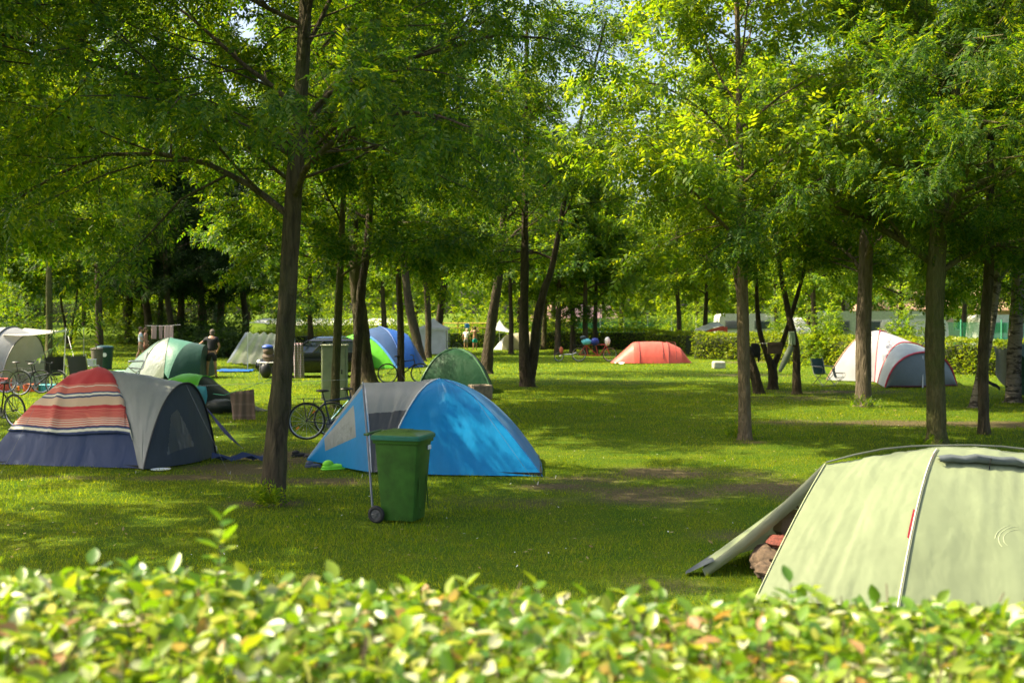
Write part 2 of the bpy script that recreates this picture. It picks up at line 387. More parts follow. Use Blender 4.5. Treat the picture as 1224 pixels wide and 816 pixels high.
def leaves_np(rng, P, D, kind):
    """compound leaves at P growing along D"""
    n = len(P)
    if kind == 'ash': nl, ln, lw, rl = 11, .085, .016, .28
    elif kind == 'mid': nl, ln, lw, rl = 7, .12, .030, .30
    elif kind == 'far': nl, ln, lw, rl = 5, .19, .06, .36
    else: nl, ln, lw, rl = 5, .16, .03, .30
    sc = (.75 + .5 * rng.random(n))[:, None]
    D = D + np.array([0, 0, -.22]); D /= np.linalg.norm(D, axis=1)[:, None] + 1e-9
    up = np.tile([0., 0., 1.], (n, 1)) + rng.normal(0, .33, (n, 3)); s = np.cross(D, up); s /= np.linalg.norm(s, axis=1)[:, None] + 1e-9
    nn = np.cross(s, D)
    out_ = []
    for q in range(nl):
        term = q == nl - 1
        t = 1. if term else .25 + .72 * (q // 2) / max(1, (nl - 1) // 2 - .5)
        sg = 0 if term else (1 if q % 2 else -1)
        o = P + D * rl * sc * t - nn * (.10 * t * t) * sc
        dr = (D * (1 if term else .55) + s * sg * .85 - nn * (.25 + .3 * rng.random(n))[:, None])
        dr /= np.linalg.norm(dr, axis=1)[:, None] + 1e-9
        wv = np.cross(dr, nn + rng.normal(0, .25, (n, 3))); wv /= np.linalg.norm(wv, axis=1)[:, None] + 1e-9
        L_ = ln * sc; w_ = lw * sc
        mid = o + dr * L_ * .45
        out_.append(np.stack([o, mid + wv * w_, o + dr * L_ - nn * L_ * .12, mid - wv * w_], 1))
    V = np.concatenate(out_).reshape(-1, 3)
    return V, np.arange(len(V)).reshape(-1, 4)
def branch(rng, p, d, L_, r, nseg=6, curve=.25, wob=.12, tipr=.25):
    P = [np.array(p, float)]; d = np.array(d, float)
    for k in range(nseg):
        d = d + rng.normal(0, wob, 3) + np.array([0, 0, curve / nseg]); d /= np.linalg.norm(d)
        P.append(P[-1] + d * L_ / nseg)
    return np.array(P), r * np.linspace(1, tipr, nseg + 1)
def grow(seed, stems, Ht, cb, Rc, nleaf, kind, limbs=14, lowdroop=0., r0=.15, squash=1., forkleaf=True):
    """stems: list of (control points (x,y,z), radii) ; returns (woodV,woodF,leafV,leafF) relative to the base"""
    rng = np.random.default_rng(seed); lines = []; br = []
    for si, (cp, rr) in enumerate(stems):
        cp = np.array(cp, float); rr = np.array(rr, float); t = np.linspace(0, len(cp) - 1, (len(cp) - 1) * 8 + 1)
        i0 = np.clip(np.floor(t).astype(int), 0, len(cp) - 2); f = (t - i0)[:, None]
        a0 = cp[np.maximum(i0 - 1, 0)]; a1 = cp[i0]; a2 = cp[i0 + 1]; a3 = cp[np.minimum(i0 + 2, len(cp) - 1)]
        P = .5 * ((2 * a1) + (-a0 + a2) * f + (2 * a0 - 5 * a1 + 4 * a2 - a3) * f ** 2 + (-a0 + 3 * a1 - 3 * a2 + a3) * f ** 3)
        rad = np.interp(t, np.arange(len(cp)), rr) * (1 + rng.normal(0, .025, len(t)))
        if P[0][2] < .05:
            rad[0] *= 1.75; rad[1] *= 1.06
            P = np.insert(P, 1, P[0] + (P[1] - P[0]) * .28, 0); rad = np.insert(rad, 1, rad[1] * 1.12)
            P[0][2] -= .10
        lines.append((P, rad))
        zs = P[:, 2]; nl = limbs // len(stems); ph = rng.random() * 6
        for k in range(nl):
            u = (k + rng.random() * .7) / nl; h = cb + (Ht - cb) * u * .93
            if h > zs[-1]: h = zs[-1] - rng.random() * .3
            idx = min(int(np.searchsorted(zs, h)), len(P) - 1)
            az = ph + k * 2.4 + rng.normal(0, .25); el = R(34 + 32 * u + rng.normal(0, 8))
            Ll = Rc * (1.05 - .75 * u ** 1.7) * (.8 + .35 * rng.random())
            dd = np.array([math.cos(az) * math.cos(el), math.sin(az) * math.cos(el), math.sin(el) * squash])
            rl = min(rad[idx] * .45, .022 + Ll * .010)
            lp, lr = branch(rng, P[idx], dd, Ll, rl, 7, (-.1 - .75 * lowdroop) if u < .35 else .1, .10, .2); lines.append((lp, lr)); br.append((lp[3:], 1.))
            nb = int(3 + Ll * 2.6)
            for q in range(nb):
                tt = .10 + .86 * (q + rng.random() * .5) / nb; fi = tt * 7; ii = int(min(fi, 6)); p0 = lp[ii] + (lp[ii + 1] - lp[ii]) * (fi - ii)
                ax = lp[ii + 1] - lp[ii]; ax /= np.linalg.norm(ax); sd_ = np.cross(ax, [0, 0, 1]); sd_ /= np.linalg.norm(sd_) + 1e-9
                d2 = ax * .65 + sd_ * (1 if q % 2 else -1) * .8 + rng.normal(0, .2, 3)
                Lb = (1 - tt) * Ll * .5 + .45 * rng.random() + .45
                bp, b_r = branch(rng, p0, d2 / np.linalg.norm(d2), Lb, rl * .45 * (1.1 - tt), 4, -.1, .16, .3); lines.append((bp, b_r)); br.append((bp[1:], Lb))
    wt = np.array([b[1] for b in br]); wt /= wt.sum(); cnt = rng.multinomial(nleaf, wt)
    PP = []; DD = []
    for (bp, _), c in zip(br, cnt):
        if c == 0: continue
        t = rng.random(c) * (len(bp) - 1) * 1.02; i0 = np.clip(t.astype(int), 0, len(bp) - 2); f = (t - i0)[:, None]
        ax = bp[i0 + 1] - bp[i0]; ax /= np.linalg.norm(ax, axis=1)[:, None]
        PP.append(bp[i0] + (bp[i0 + 1] - bp[i0]) * f + rng.normal(0, .11, (c, 3))); DD.append(ax * .55 + rng.normal(0, .55, (c, 3)))
    lv, lf = leaves_np(rng, np.concatenate(PP), np.concatenate(DD), kind)
    wv, wf = tubes_np(lines[:len(stems)], 16); wv2, wf2 = tubes_np(lines[len(stems):], 5)
    return np.concatenate([wv, wv2]), np.concatenate([wf, wf2 + len(wv)]), lv, lf
def tree(name, label, base, stems, Ht, cb, Rc, nleaf, kind, seed, bark=None, leaf=None, group=None, **kw):
    bx, by = base; z0 = float(gz(bx, by))
    root = thing(name, label, 'tree', (bx, by, z0), group)
    wv, wf, lv, lf = grow(seed, stems, Ht, cb, Rc, nleaf, kind, **kw)
    link_mesh('trunk', np_mesh('trunk', wv, wf, True), root, [bark or BARK])
    link_mesh('crown', np_mesh('crown', lv, lf), root, [leaf or LEAF], False)
    return root
def stem_px(base, pts, Ht, r0, top_r=.035):
    """trunk control points from photo pixels (px, py) at the depth of the base; continued to the top"""
    bx, by = base; out_ = [(0, 0, 0)]; rr = [r0]
    for (px, py, r) in pts:
        q = Wp(px, py, by); out_.append((q.x - bx, 0.06 * math.sin(px), q.z)); rr.append(r)
    l = out_[-1]; k = out_[-2]; dz = max(l[2] - k[2], .3); sx = (l[0] - k[0]) / dz
    if l[2] < Ht - 1:
        hm = (l[2] + Ht) / 2; out_.append((l[0] + sx * (hm - l[2]) * .6, .1, hm)); rr.append(rr[-1] * .6)
        out_.append((l[0] + sx * (Ht - l[2]) * .7, .2, Ht)); rr.append(top_r)
    return out_, rr
def T(name, label, px, py, pts, Ht, cb, Rc, nleaf, kind, seed, r0, stems=None, **kw):
    g = Gp(px, py); b = (g.x, g.y)
    if stems: st = [stem_px(b, s, Ht * (1 - .04 * i), r0 * (.8 if i else 1)) for i, s in enumerate(stems)]
    else: st = [stem_px(b, pts, Ht, r0)]
    return tree(name, label, b, st, Ht, cb, Rc, nleaf, kind, seed, **kw)

# --- near trees
T('ash_tree', 'large ash tree with dark thick trunk beside the striped blanket tent', 327, 598,
  [(333, 500, .14), (340, 390, .118), (352, 220, .105), (361, 90, .085)], 11.5, 3.45, 4.6, 14500, 'ash', 3, .165, limbs=26, lowdroop=.9)
T('ash_tree', 'ash tree with tan sunlit trunk standing alone on the open lawn', 891, 525,
  [(889, 420, .11), (888, 320, .095), (886, 240, .08)], 10.5, 3.4, 3.7, 4900, 'mid', 8, .125, bark=BARKL, leaf=LEAFY, limbs=18, lowdroop=.8)
T('ash_tree', 'ash tree with thick straight trunk rising behind the pale green tent', 1120, 530,
  [(1119, 440, .17), (1119, 330, .16), (1124, 240, .14), (1140, 140, .09)], 11, 2.75, 4.7, 14500, 'ash', 21, .17, bark=BARKM, limbs=26, lowdroop=1.1)
T('ash_tree', 'slim tree with brown trunk between the thick trunk and the birches', 1176, 520,
  [(1177, 430, .10), (1180, 330, .10), (1184, 250, .08)], 9, 2.55, 2.9, 5200, 'ash', 23, .11, limbs=12, lowdroop=.6)
T('rough_bark_tree', 'tree with rough scaly bark in front of the white and grey dome tent', 1032, 485,
  [(1033, 400, .19), (1034, 300, .17), (1038, 200, .14), (1044, 90, .10)], 12, 2.85, 4.6, 10500, 'mid', 31, .20, bark=barkmat('scaly_bark', (.19, .15, .11), (.05, .04, .03), 9.), limbs=18, lowdroop=.7)
T('birch_tree', 'leaning birch with white and black bark behind the slim brown trunk', 1165, 487,
  [(1172, 450, .12), (1182, 410, .11), (1191, 340, .10), (1198, 240, .08)], 10, 3.0, 3.2, 5000, 'mid', 33, .14, bark=BARKB, leaf=LEAFY, limbs=12, lowdroop=.5)
T('birch_tree', 'thick birch at the right edge beside the tarp hung to dry', 1211, 480,
  [(1213, 430, .19), (1216, 360, .18), (1220, 260, .15)], 11, 3.1, 3.8, 6500, 'mid', 35, .20, bark=BARKB, limbs=12, lowdroop=.5)
T('forked_tree', 'leaning trunk behind the tan lone ash, bending left and forking high', 908, 470,
  [(898, 432, .14), (888, 400, .13), (884, 350, .12), (876, 300, .08)], 9.5, 3.3, 3.6, 5000, 'mid', 41, .16, bark=BARKD, leaf=LEAFY, limbs=12)
T('forked_tree', 'low forked tree with a brown board wedged between its two stems', 924, 465, None, 9.5, 3.4, 3.6, 5600, 'mid', 43, .17, bark=BARKD,
  stems=[[(923, 441, .14), (915, 420, .085), (908, 395, .08), (905, 362, .07), (903, 325, .05)],
         [(925, 441, .13), (932, 422, .09), (939, 400, .085), (946, 376, .08), (954, 348, .07), (962, 318, .05)]], limbs=14, leaf=LEAFY)
T('forked_tree', 'curved dark trunk crossing its neighbour beside the camping chair', 953, 471,
  [(952, 447, .12), (952, 420, .105), (949, 402, .10), (945, 384, .095), (939, 355, .085), (933, 325, .07)], 9.8, 3.3, 3.5, 5000, 'mid', 47, .15, bark=BARKD, limbs=12)
T('mossy_tree', 'mossy slender tree in front of the pale utility cabinet', 401, 488,
  [(402, 430, .105), (404, 370, .10), (408, 300, .08)], 10, 3.1, 3.8, 6500, 'mid', 51, .12, bark=BARKM, limbs=12, lowdroop=.5)
T('oak_tree', 'stout brown trunk beside the blue and lime dome tent', 441, 458,
  [(434, 420, .28), (429, 370, .25), (425, 320, .2)], 12, 3.5, 4.6, 6800, 'mid', 53, .34, limbs=16, lowdroop=.3)
T('dark_tree', 'thin dark trunk with a bicycle leaning against it', 480, 458,
  [(479, 420, .12), (478, 370, .11), (476, 320, .09)], 11, 3.5, 3.4, 3800, 'mid', 55, .13, bark=BARKD, limbs=10)
T('dark_tree', 'dark trunk leaning left in front of the white pavilion tent', 503, 431,
  [(498, 405, .24), (490, 370, .22), (484, 320, .18)], 13, 3.9, 3.8, 2800, 'far', 57, .30, bark=BARKD)
T('dark_tree', 'straight dark trunk in the middle of the white pavilion tent', 512, 428,
  [(512, 390, .16), (510, 350, .15), (507, 310, .12)], 13, 4.0, 3.2, 2200, 'far', 59, .18, bark=BARKD)
T('dark_tree', 'dark trunk leaning right at the edge of the white pavilion tent', 524, 421,
  [(525, 385, .22), (530, 345, .2), (536, 300, .16)], 14, 4.0, 3.8, 2600, 'far', 61, .26, bark=BARKD)
T('dark_tree', 'single dark trunk leaning right behind the round green tent', 582, 446,
  [(584, 415, .21), (589, 375, .2), (597, 320, .16)], 12, 3.6, 3.7, 3400, 'mid', 63, .26, bark=BARKD, limbs=16, lowdroop=.3)
T('twin_stem_tree', 'dark tree with two stems parting from one foot at mid lawn', 631, 462, None, 12.5, 3.7, 4.4, 6000, 'mid', 65, .25, bark=BARKD, limbs=20,
  stems=[[(627, 430, .18), (626, 380, .15), (627, 320, .13)], [(637, 432, .18), (643, 380, .16), (651, 345, .13), (662, 310, .10)]], lowdroop=.3)
T('slim_tree', 'slim trunk in front of the low white tent', 611, 423, [(611, 390, .13), (610, 350, .11)], 12, 3.8, 3.0, 1900, 'far', 67, .15, bark=BARKD)
T('slim_tree', 'dark trunk left of the loaded tandem bicycle', 667, 424, [(667, 390, .16), (668, 360, .14)], 11, 3.3, 3.4, 2300, 'far', 69, .2, bark=BARKD)
T('slim_tree', 'brown trunk just behind the loaded tandem bicycle', 685, 422, [(685, 390, .15), (684, 360, .14)], 11, 3.2, 3.4, 2300, 'far', 71, .2)
T('ash_tree', 'tall ash tree standing straight behind the large dark ash trunk', 338, 510, [(341, 440, .15), (346, 330, .13), (352, 220, .11)], 12.5, 4.6, 5.2, 9500, 'mid', 91, .17, limbs=22, lowdroop=.6)
T('ash_tree', 'leafy ash whose trunk rises through the gap beside the stout brown trunk', 425, 476, [(427, 420, .13), (432, 350, .12), (440, 280, .10)], 13, 4.8, 5.2, 9000, 'mid', 93, .15, bark=BARKD, limbs=22, lowdroop=.5)
# --- left side
T('straight_tree', 'straight pale trunk rising behind the folding camp chairs', 58, 440, [(58, 400, .15), (58, 350, .13)], 12, 4.6, 4.2, 4800, 'mid', 73, .17, bark=BARKM, limbs=14)
T('dark_tree', 'dark trunk behind the dark green waste bin', 119, 428, [(119, 400, .2), (118, 360, .18)], 13, 4.0, 4.8, 5760, 'mid', 75, .24, bark=BARKD, limbs=16, leaf=LEAF)
T('curved_tree', 'small tree with two curved stems on the sunlit bank', 82, 421, None, 8, 3.2, 3.0, 2250, 'far', 77, .14, bark=BARKD,
  stems=[[(78, 405, .10), (77, 390, .09), (74, 370, .07)], [(86, 405, .10), (87, 390, .09), (90, 370, .07)]])
T('low_tree', 'low dark tree behind the white and grey tunnel tent', 44, 425, None, 7, 2.4, 2.8, 2700, 'far', 79, .2, bark=BARKD,
  stems=[[(43, 405, .17), (38, 390, .1), (34, 375, .08)], [(45, 405, .16), (50, 390, .1), (53, 375, .08)]])
DK = ['leftmost of the dark evergreens, behind the walkers', 'dark evergreen rising behind the left end of the dark green tent', 'dark evergreen with its trunk behind the peak of the dark green tent',
      'dark evergreen just left of the drying pink cloths', 'dark evergreen right of the drying pink cloths', 'dark evergreen directly behind the man in black', 'dark evergreen left of the silver tarp',
      'rightmost of the dark evergreens, behind the silver tarp']
for k, (px, py, r_) in enumerate([(153, 418, .24), (176, 422, .26), (190, 419, .2), (203, 424, .2), (214, 420, .26), (243, 422, .22), (262, 420, .25), (293, 417, .26)]):
    T('evergreen_tree', DK[k], px, py, [(px + 1, 390, r_ * .9), (px + (-1) ** k * 3, 350, r_ * .8)], 11 + (k * 37 % 5) * .7, 2.9, 4.0, 6300, 'dark', 100 + k, r_, bark=BARKD, leaf=LEAFD,
      limbs=16, lowdroop=.8, group='dark evergreens behind the tents')
def Tw(name, label, x, y, st, Ht, cb, Rc, nleaf, kind, seed, **kw):
    return tree(name, label, (x, y), [st], Ht, cb, Rc, nleaf, kind, seed, **kw)
Tw('leaning_tree', 'broad tree leaning in from the left edge with dark boughs', -15.8, 26,
   ([(0, 0, 0), (.6, 0, 2.2), (2.2, 0, 4.2), (4.0, .1, 6.2), (5.6, .2, 8.2), (6.6, .2, 10.5)], [.3, .26, .24, .2, .14, .04]), 11, 3.4, 5.2, 13000, 'mid', 81, limbs=20, lowdroop=.9)
Tw('maple_tree', 'tree with bright yellow green lower sprays hanging in from the left edge', -10.1, 18.9,
   ([(0, 0, 0), (-.1, 0, 3.2), (.2, 0, 6.5), (.4, .1, 10.0)], [.2, .16, .12, .04]), 10.5, 2.9, 4.0, 9500, 'mid', 83, leaf=LEAFY, limbs=18, lowdroop=1.)
Tw('ash_tree', 'near ash at the left edge whose boughs fill the top left corner', -8.6, 12.6,
   ([(0, 0, 0), (.1, 0, 3.2), (.2, 0, 6.5), (.2, .1, 11.0)], [.2, .17, .12, .04]), 11.5, 4.0, 4.8, 13500, 'ash', 85, limbs=22, lowdroop=.5)
Tw('ash_tree', 'ash at the right edge with foliage hanging into the top right corner', 13.4, 24.5,
   ([(0, 0, 0), (.1, 0, 3.2), (.0, 0, 6.5), (.2, .1, 10.5)], [.2, .17, .12, .04]), 11, 3.6, 4.2, 7360, 'mid', 87, limbs=16, lowdroop=.4)
# --- rows behind, copies of a few kinds
FARN = []
for k in range(7):
    rr = random.Random(k * 5 + 2); fx = rr.uniform(-.5, .5)
    st = [([(0, 0, 0), (fx * .4, 0, 2.2), (fx, .1, 5), (fx * .6, .1, 9 + k * .6)], [.2, .16, .12, .04])]
    r_ = tree('park_tree', 'one of the park trees standing in the rows beyond the camp lawn', (0, 0), st, 11.5 + (k % 5) * .9, (2.1 + .3 * (k % 2)) if k < 5 else 3.3, (4.2 + .2 * k) if k < 5 else 4.4, 5200 if k < 5 else 4200, 'far', 200 + k, lowdroop=.5, limbs=20,
              bark=[BARKD, BARK][k % 2], leaf=[LEAFY, LEAFY, LEAF, LEAFY, LEAFY, LEAFY, LEAF][k], group='park trees in rows beyond the lawn')
    FARN.append(r_)
far = []
rr = random.Random(99)
for row, (y0, y1, n, xw) in enumerate([(84, 92, 7, .52), (100, 110, 9, .54), (120, 134, 13, .56)]):
    for i in range(n):
        yy = rr.uniform(y0, y1); xx = ((i + rr.uniform(.15, .85)) / n * 2 - 1) * xw * yy
        far.append((xx, yy, [0, 1, 2, 3, 4][rr.randrange(5)], rr.uniform(.85, 1.12) * (1 + .10 * row)))
# placed ones: right back behind the hedge, centre mid distance
for px, Yd, k, sc in [(700, 66, 5, .9), (712, 68, 6, .85), (650, 74, 5, .9), (812, 70, 5, .9), (842, 72, 5, .9), (975, 56, 5, .85), (1075, 56, 5, .8), (1150, 64, 6, .85),
                      (1180, 54, 5, .75), (1010, 74, 5, .9), (930, 64, 5, .85), (880, 84, 5, .9), (372, 66, 6, .95), (460, 66, 5, .9), 
                      (20, 75, 3, .9), (100, 88, 3, .9), (742, 84, 5, .95), (620, 90, 5, 1.), (1215, 66, 6, .9), (1110, 80, 5, 1.), (240, 78, 2, 1.1), (170, 74, 0, 1.1)]:
    far.append(((px - 612) / F * Yd, Yd, k, sc))
used = set()
for xx, yy, k, sc in far:
    o = FARN[k]
    if k in used: o = copy_tree(FARN[k])
    used.add(k)
    o.location = (xx, yy, float(gz(xx, yy)) - .03); o.rotation_euler = (0, 0, rr.uniform(0, 6.28)); o.scale = (sc, sc, sc * rr.uniform(.92, 1.08))
# a far-off wood closing the view
def wood():
    rng = np.random.default_rng(77); n = 26000
    P = []; 
    for s in range(70):
        xx = -95 + 190 * (s + rng.random()) / 70; yy = 150 + 18 * rng.random(); h = 13 + 5 * rng.random(); c = 520
        q = rng.normal(0, 1, (c, 3)); q /= np.linalg.norm(q, axis=1)[:, None]; q *= (rng.random(c) ** .33)[:, None]
        q *= (1 + .3 * np.sin(q[:, :1] * 7 + s))
        P.append(q * [4.2, 3.5, h * .5] + [xx, yy, h * .5 + .8])
    P = np.concatenate(P); D = rng.normal(0, 1, P.shape)
    V, Fq = leaves_np(rng, P, D, 'far'); V = P.repeat(20, 0).reshape(-1, 3)[:0] if False else V
    c = V.reshape(5, -1, 4, 3); base = np.tile(P[None, :, None, :], (5, 1, 4, 1)); V = (base + (c - base) * 2.6).reshape(-1, 3)
    V[:, 2] = np.maximum(V[:, 2], .1)
    tag(link_mesh('wood', np_mesh('wood', V, Fq), None, [LEAFY], False), 'distant belt of woodland closing off the view', 'woodland', kind='stuff')
wood()
# weeds round the foot of the near trees
def weed(px, py, label, n=26, h=.16, sp=.28, seed=1, lm=None):
    g = Gp(px, py); rng = np.random.default_rng(seed); root = thing('weed_clump', label, 'plant', (g.x, g.y, float(gz(g.x, g.y))), 'weeds at the tree feet')
    P = np.stack([rng.normal(0, sp, n), rng.normal(0, sp * .7, n), np.full(n, .0)], 1); D = np.stack([rng.normal(0, .5, n), rng.normal(0, .5, n), np.full(n, 1.3)], 1)
    V, Fq = leaves_np(rng, P, D, 'ash'); V *= .6; V[:, 2] = np.maximum(V[:, 2] * (h / .12), .004)
    o = link_mesh('foliage', np_mesh('foliage', V, Fq), root, [lm or LEAFY], False)
weed(322, 606, 'leafy weeds sprouting at the foot of the large dark ash', 60, .17, .2, 1)
weed(884, 524, 'small weeds around the foot of the tan lone ash', 45, .18, .25, 2)
weed(1104, 534, 'short weeds by the foot of the thick trunk behind the pale green tent', 25, .13, .25, 3)
weed(1033, 487, 'weeds at the foot of the scaly barked tree', 30, .2, .22, 4)
weed(925, 645, 'bright yellow green tuft beside the opening of the pale green tent', 40, .14, .2, 5)
# ================================================================ foreground hedge
def ovate(rng, P, Dv, Nv, Ln, Wd, curl=.18):
    """folded, curved pointed leaves: P base, Dv direction, Nv normal"""
    Dv = Dv / (np.linalg.norm(Dv, axis=1)[:, None] + 1e-9); s = np.cross(Dv, Nv); s /= np.linalg.norm(s, axis=1)[:, None] + 1e-9; nn = np.cross(s, Dv)
    ts = [0, .22, .5, .78, 1.]; ws = [.0, .78, 1., .62, 0.]
    rows = []
    fold = (.25 + .25 * rng.random(len(P)))[:, None]; cu = (curl * (rng.random(len(P)) * 1.6 - .4))[:, None]
    for t, w_ in zip(ts, ws):
        c = P + Dv * Ln * t - nn * Ln * cu * t * t
        if w_ == 0: rows.append([c])
        else: rows.append([c - s * Wd * w_ * .5 + nn * Wd * w_ * fold * .5, c, c + s * Wd * w_ * .5 + nn * Wd * w_ * fold * .5])
    n = len(P); V = np.stack([x for r_ in rows for x in r_], 1)     # 1+3+3+3+1 = 11
    tri = [(0, 2, 1), (0, 3, 2), (1, 2, 5), (1, 5, 4), (2, 3, 6), (2, 6, 5), (4, 5, 8), (4, 8, 7), (5, 6, 9), (5, 9, 8), (7, 8, 10), (8, 9, 10)]
    Fq = (np.arange(n)[:, None, None] * 11 + np.array(tri)[None]).reshape(-1, 3)
    return V.reshape(-1, 3), Fq
HEDGE = leafmat('hornbeam_leaves', [(.0, (.04, .105, .010)), (.25, (.07, .16, .012)), (.45, (.12, .22, .015)), (.62, (.20, .29, .02)), (.76, (.26, .34, .04)), (.80, (.54, .56, .34)), (.84, (.54, .54, .36)), (.86, (.40, .22, .08)), (.90, (.24, .12, .05))],  # cream stops put sun glints into the leaf colour; brown stops are dead leaves
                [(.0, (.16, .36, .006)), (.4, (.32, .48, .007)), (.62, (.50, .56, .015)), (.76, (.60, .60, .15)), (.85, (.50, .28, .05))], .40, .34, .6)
WOOD = plain('hedge_twigs', (.10, .07, .045), .85, scale=30)
def front_hedge():
    rng = np.random.default_rng(3)
    root = thing('clipped_hedge', 'broad clipped leafy hedge across the bottom of the view', 'hedge', (0, 2.9, 0))
    def top(x, y):
        return 1.562 + .045 * np.clip(-x / 1.3, -.9, 1) + .06 * (vnoise(x + 4, y, .33) - .5) + .07 * (vnoise(x, y + 8, .9) - .5) - .10 * np.clip((y - 3.35) / .2, 0, 1) ** 2
    x0, x1, y0, y1 = -3.4, 3.4, 1.75, 3.5
    n = 29000
    x = x0 + (x1 - x0) * rng.random(n); y = y0 + (y1 - y0) * rng.random(n); z = top(x, y) - rng.random(n) ** 1.5 * .20
    D = np.stack([rng.normal(0, .8, n), rng.normal(0, .8, n) - .15, rng.random(n) * 1.1 - .3], 1); Nn = np.stack([rng.normal(0, .7, n), rng.normal(0, .7, n), np.ones(n)], 1)
    L_ = (.026 + .046 * rng.random(n))[:, None]
    V1, F1 = ovate(rng, np.stack([x, y, z], 1), D, Nn, L_, L_ * (.52 + .14 * rng.random((n, 1))))
    m_ = 12000                                                         # the two sides
    x = x0 + (x1 - x0) * rng.random(m_); sd_ = np.where(rng.random(m_) < .5, 1, 0); y = np.where(sd_ > 0, y1 + .02, y0 - .02) + rng.normal(0, .05, m_); z = rng.random(m_) * 1.5
    D = np.stack([rng.normal(0, .6, m_), np.where(sd_ > 0, 1, -1) * .7 + rng.normal(0, .4, m_), rng.normal(-.2, .5, m_)], 1); Nn = np.stack([rng.normal(0, .4, m_), np.where(sd_ > 0, 1, -1) * .8, .8 + 0 * x], 1)
    L2 = (.04 + .03 * rng.random(m_))[:, None]
    V2, F2 = ovate(rng, np.stack([x, y, z], 1), D, Nn, L2, L2 * .6)
    # young shoots standing above the cut
    sx = [(-.83, 3.15, .20), (-.86, 3.2, .12), (-.5, 3.3, .07), (-1.45, 3.2, .09), (-1.25, 3.3, .07), (.08, 3.32, .10), (-.12, 3.34, .06), (.42, 3.36, .09), (.64, 3.3, .08), (.9, 3.3, .1), (1.34, 3.05, .08), (1.12, 3.2, .05), (1.48, 3.1, .08), (-.3, 3.25, .08), (.3, 3.1, .06), (-1.0, 3.28, .06)]
    sx = sx[:2] + [(a_, b_, h_ * .5) for a_, b_, h_ in sx[2:]]
    for _ in range(170): sx.append((rng.uniform(-2.6, 2.6), rng.uniform(2.0, 3.42), rng.uniform(.0, .045)))
    P = []; D = []; Nn = []; LL = []; tw = []
    for (a, b, h) in sx:
        t0 = float(top(a, b)) - .1; lean = rng.normal(0, .12, 2); k = int(4 + h * 60)
        tip = np.array([a + lean[0] * (h + .1), b + lean[1] * (h + .1), t0 + .1 + h]); tw.append((np.array([[a, b, t0], (np.array([a, b, t0]) + tip) / 2 + [.003, 0, 0], tip]), np.array([.0028, .0022, .0012])))
        for q in range(k):
            f = .25 + .75 * q / (k - 1); az = q * 2.6 + a * 9
            P.append(np.array([a, b, t0]) * (1 - f) + tip * f); up = .35 + .5 * (f > .9)
            D.append([math.cos(az), math.sin(az), up]); Nn.append([-math.cos(az) * .4, -math.sin(az) * .4, 1.]); LL.append(.045 + .03 * rng.random())
    LL = np.array(LL)[:, None]; V3, F3 = ovate(rng, np.array(P), np.array(D), np.array(Nn), LL, LL * .58, .3)
    V = np.concatenate([V1, V2, V3]) - [0, 2.9, 0]; Fq = np.concatenate([F1, F2 + len(V1), F3 + len(V1) + len(V2)])
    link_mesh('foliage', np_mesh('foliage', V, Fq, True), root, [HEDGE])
    lines = tw
    for _ in range(520):
        a, b = rng.uniform(-2.6, 2.6), rng.uniform(2.0, 3.45); t_ = float(top(a, b)); l_ = rng.normal(0, .06, 2); lines.append((np.array([[a, b, t_ - .16], [a + l_[0] * .5, b + l_[1] * .5, t_ - .05], [a + l_[0], b + l_[1], t_ + .012 + .02 * rng.random()]]), np.array([.0035, .003, .002])))
    for _ in range(420):                                               # inner framework of stems
        a, b = rng.uniform(x0, x1), rng.uniform(y0 + .1, y1 - .1); p0 = np.array([a, 2.62 + (b - 2.62) * .25, 0.]); p1 = np.array([a + rng.normal(0, .12), b, float(top(a, b)) - .03])
        pm = (p0 + p1) / 2 + rng.normal(0, .06, 3); lines.append((np.array([p0, pm, p1]), np.array([.010, .006, .002])))
    wv, wf = tubes_np(lines, 5)
    link_mesh('stems', np_mesh('stems', wv - [0, 2.9, 0], wf, True), root, [WOOD])
front_hedge()

# ================================================================ tents
def qb(a, c, b, n=13):
    a, c, b = Vector(a), Vector(c), Vector(b)
    return [a * (1 - t) ** 2 + c * 2 * t * (1 - t) + b * t * t for t in [i / (n - 1) for i in range(n)]]
def pole(apex, corner, k=.5, kz=1.0, n=13):               # from the apex down to a corner
    a, c = Vector(apex), Vector(corner); m_ = a.lerp(c, k); m_.z = c.z + (a.z - c.z) * kz
    return qb(a, m_, c, n)
def arch(f1, top, f2, n=21, full=.85):                    # ground-to-ground arch through top
    f1, top, f2 = Vector(f1), Vector(top), Vector(f2)
    a = pole(top, f1, full, 1.0, n // 2 + 1)[::-1]; b = pole(top, f2, full, 1.0, n // 2 + 1)
    return a + b[1:]
def ruled(A, B, m=9, sag=0., centre=None, wr=.0, seed=0):
    rr = random.Random(seed); ph = [rr.uniform(0, 6) for _ in range(4)]
    P = []; n = len(A)
    for j in range(m):
        s = j / (m - 1); row = []
        for i in range(n):
            p = A[i].lerp(B[i], s); w_ = 4 * s * (1 - s)
            if centre is not None and sag:
                d = (p - Vector(centre)); d.z *= .5
                if d.length > 1e-5: p = p + d.normalized() * (sag * w_)
            if wr:
                d = (p - Vector(centre)) if centre is not None else Vector((0, 0, 1))
                if d.length > 1e-5: q1 = float(vnoise(s * 9 + i * .16 + seed, i * .30 + seed * 3, 1.)) - .5; q2 = abs(float(vnoise(s * 22 - i * .35 + seed, i * .22 - seed, 1.)) - .5); p = p + d.normalized() * wr * (w_ ** .5) * (q1 * 2.6 - q2 * 2.4 + .5)
            row.append(p)
        P.append(row)
    return P
def sheet(parent, name, P, mat, label=None, mb=None):
    m_ = mb or MB(); m_.grid(P)
    return m_.build(name, mat, parent, label=label, autosm=False)
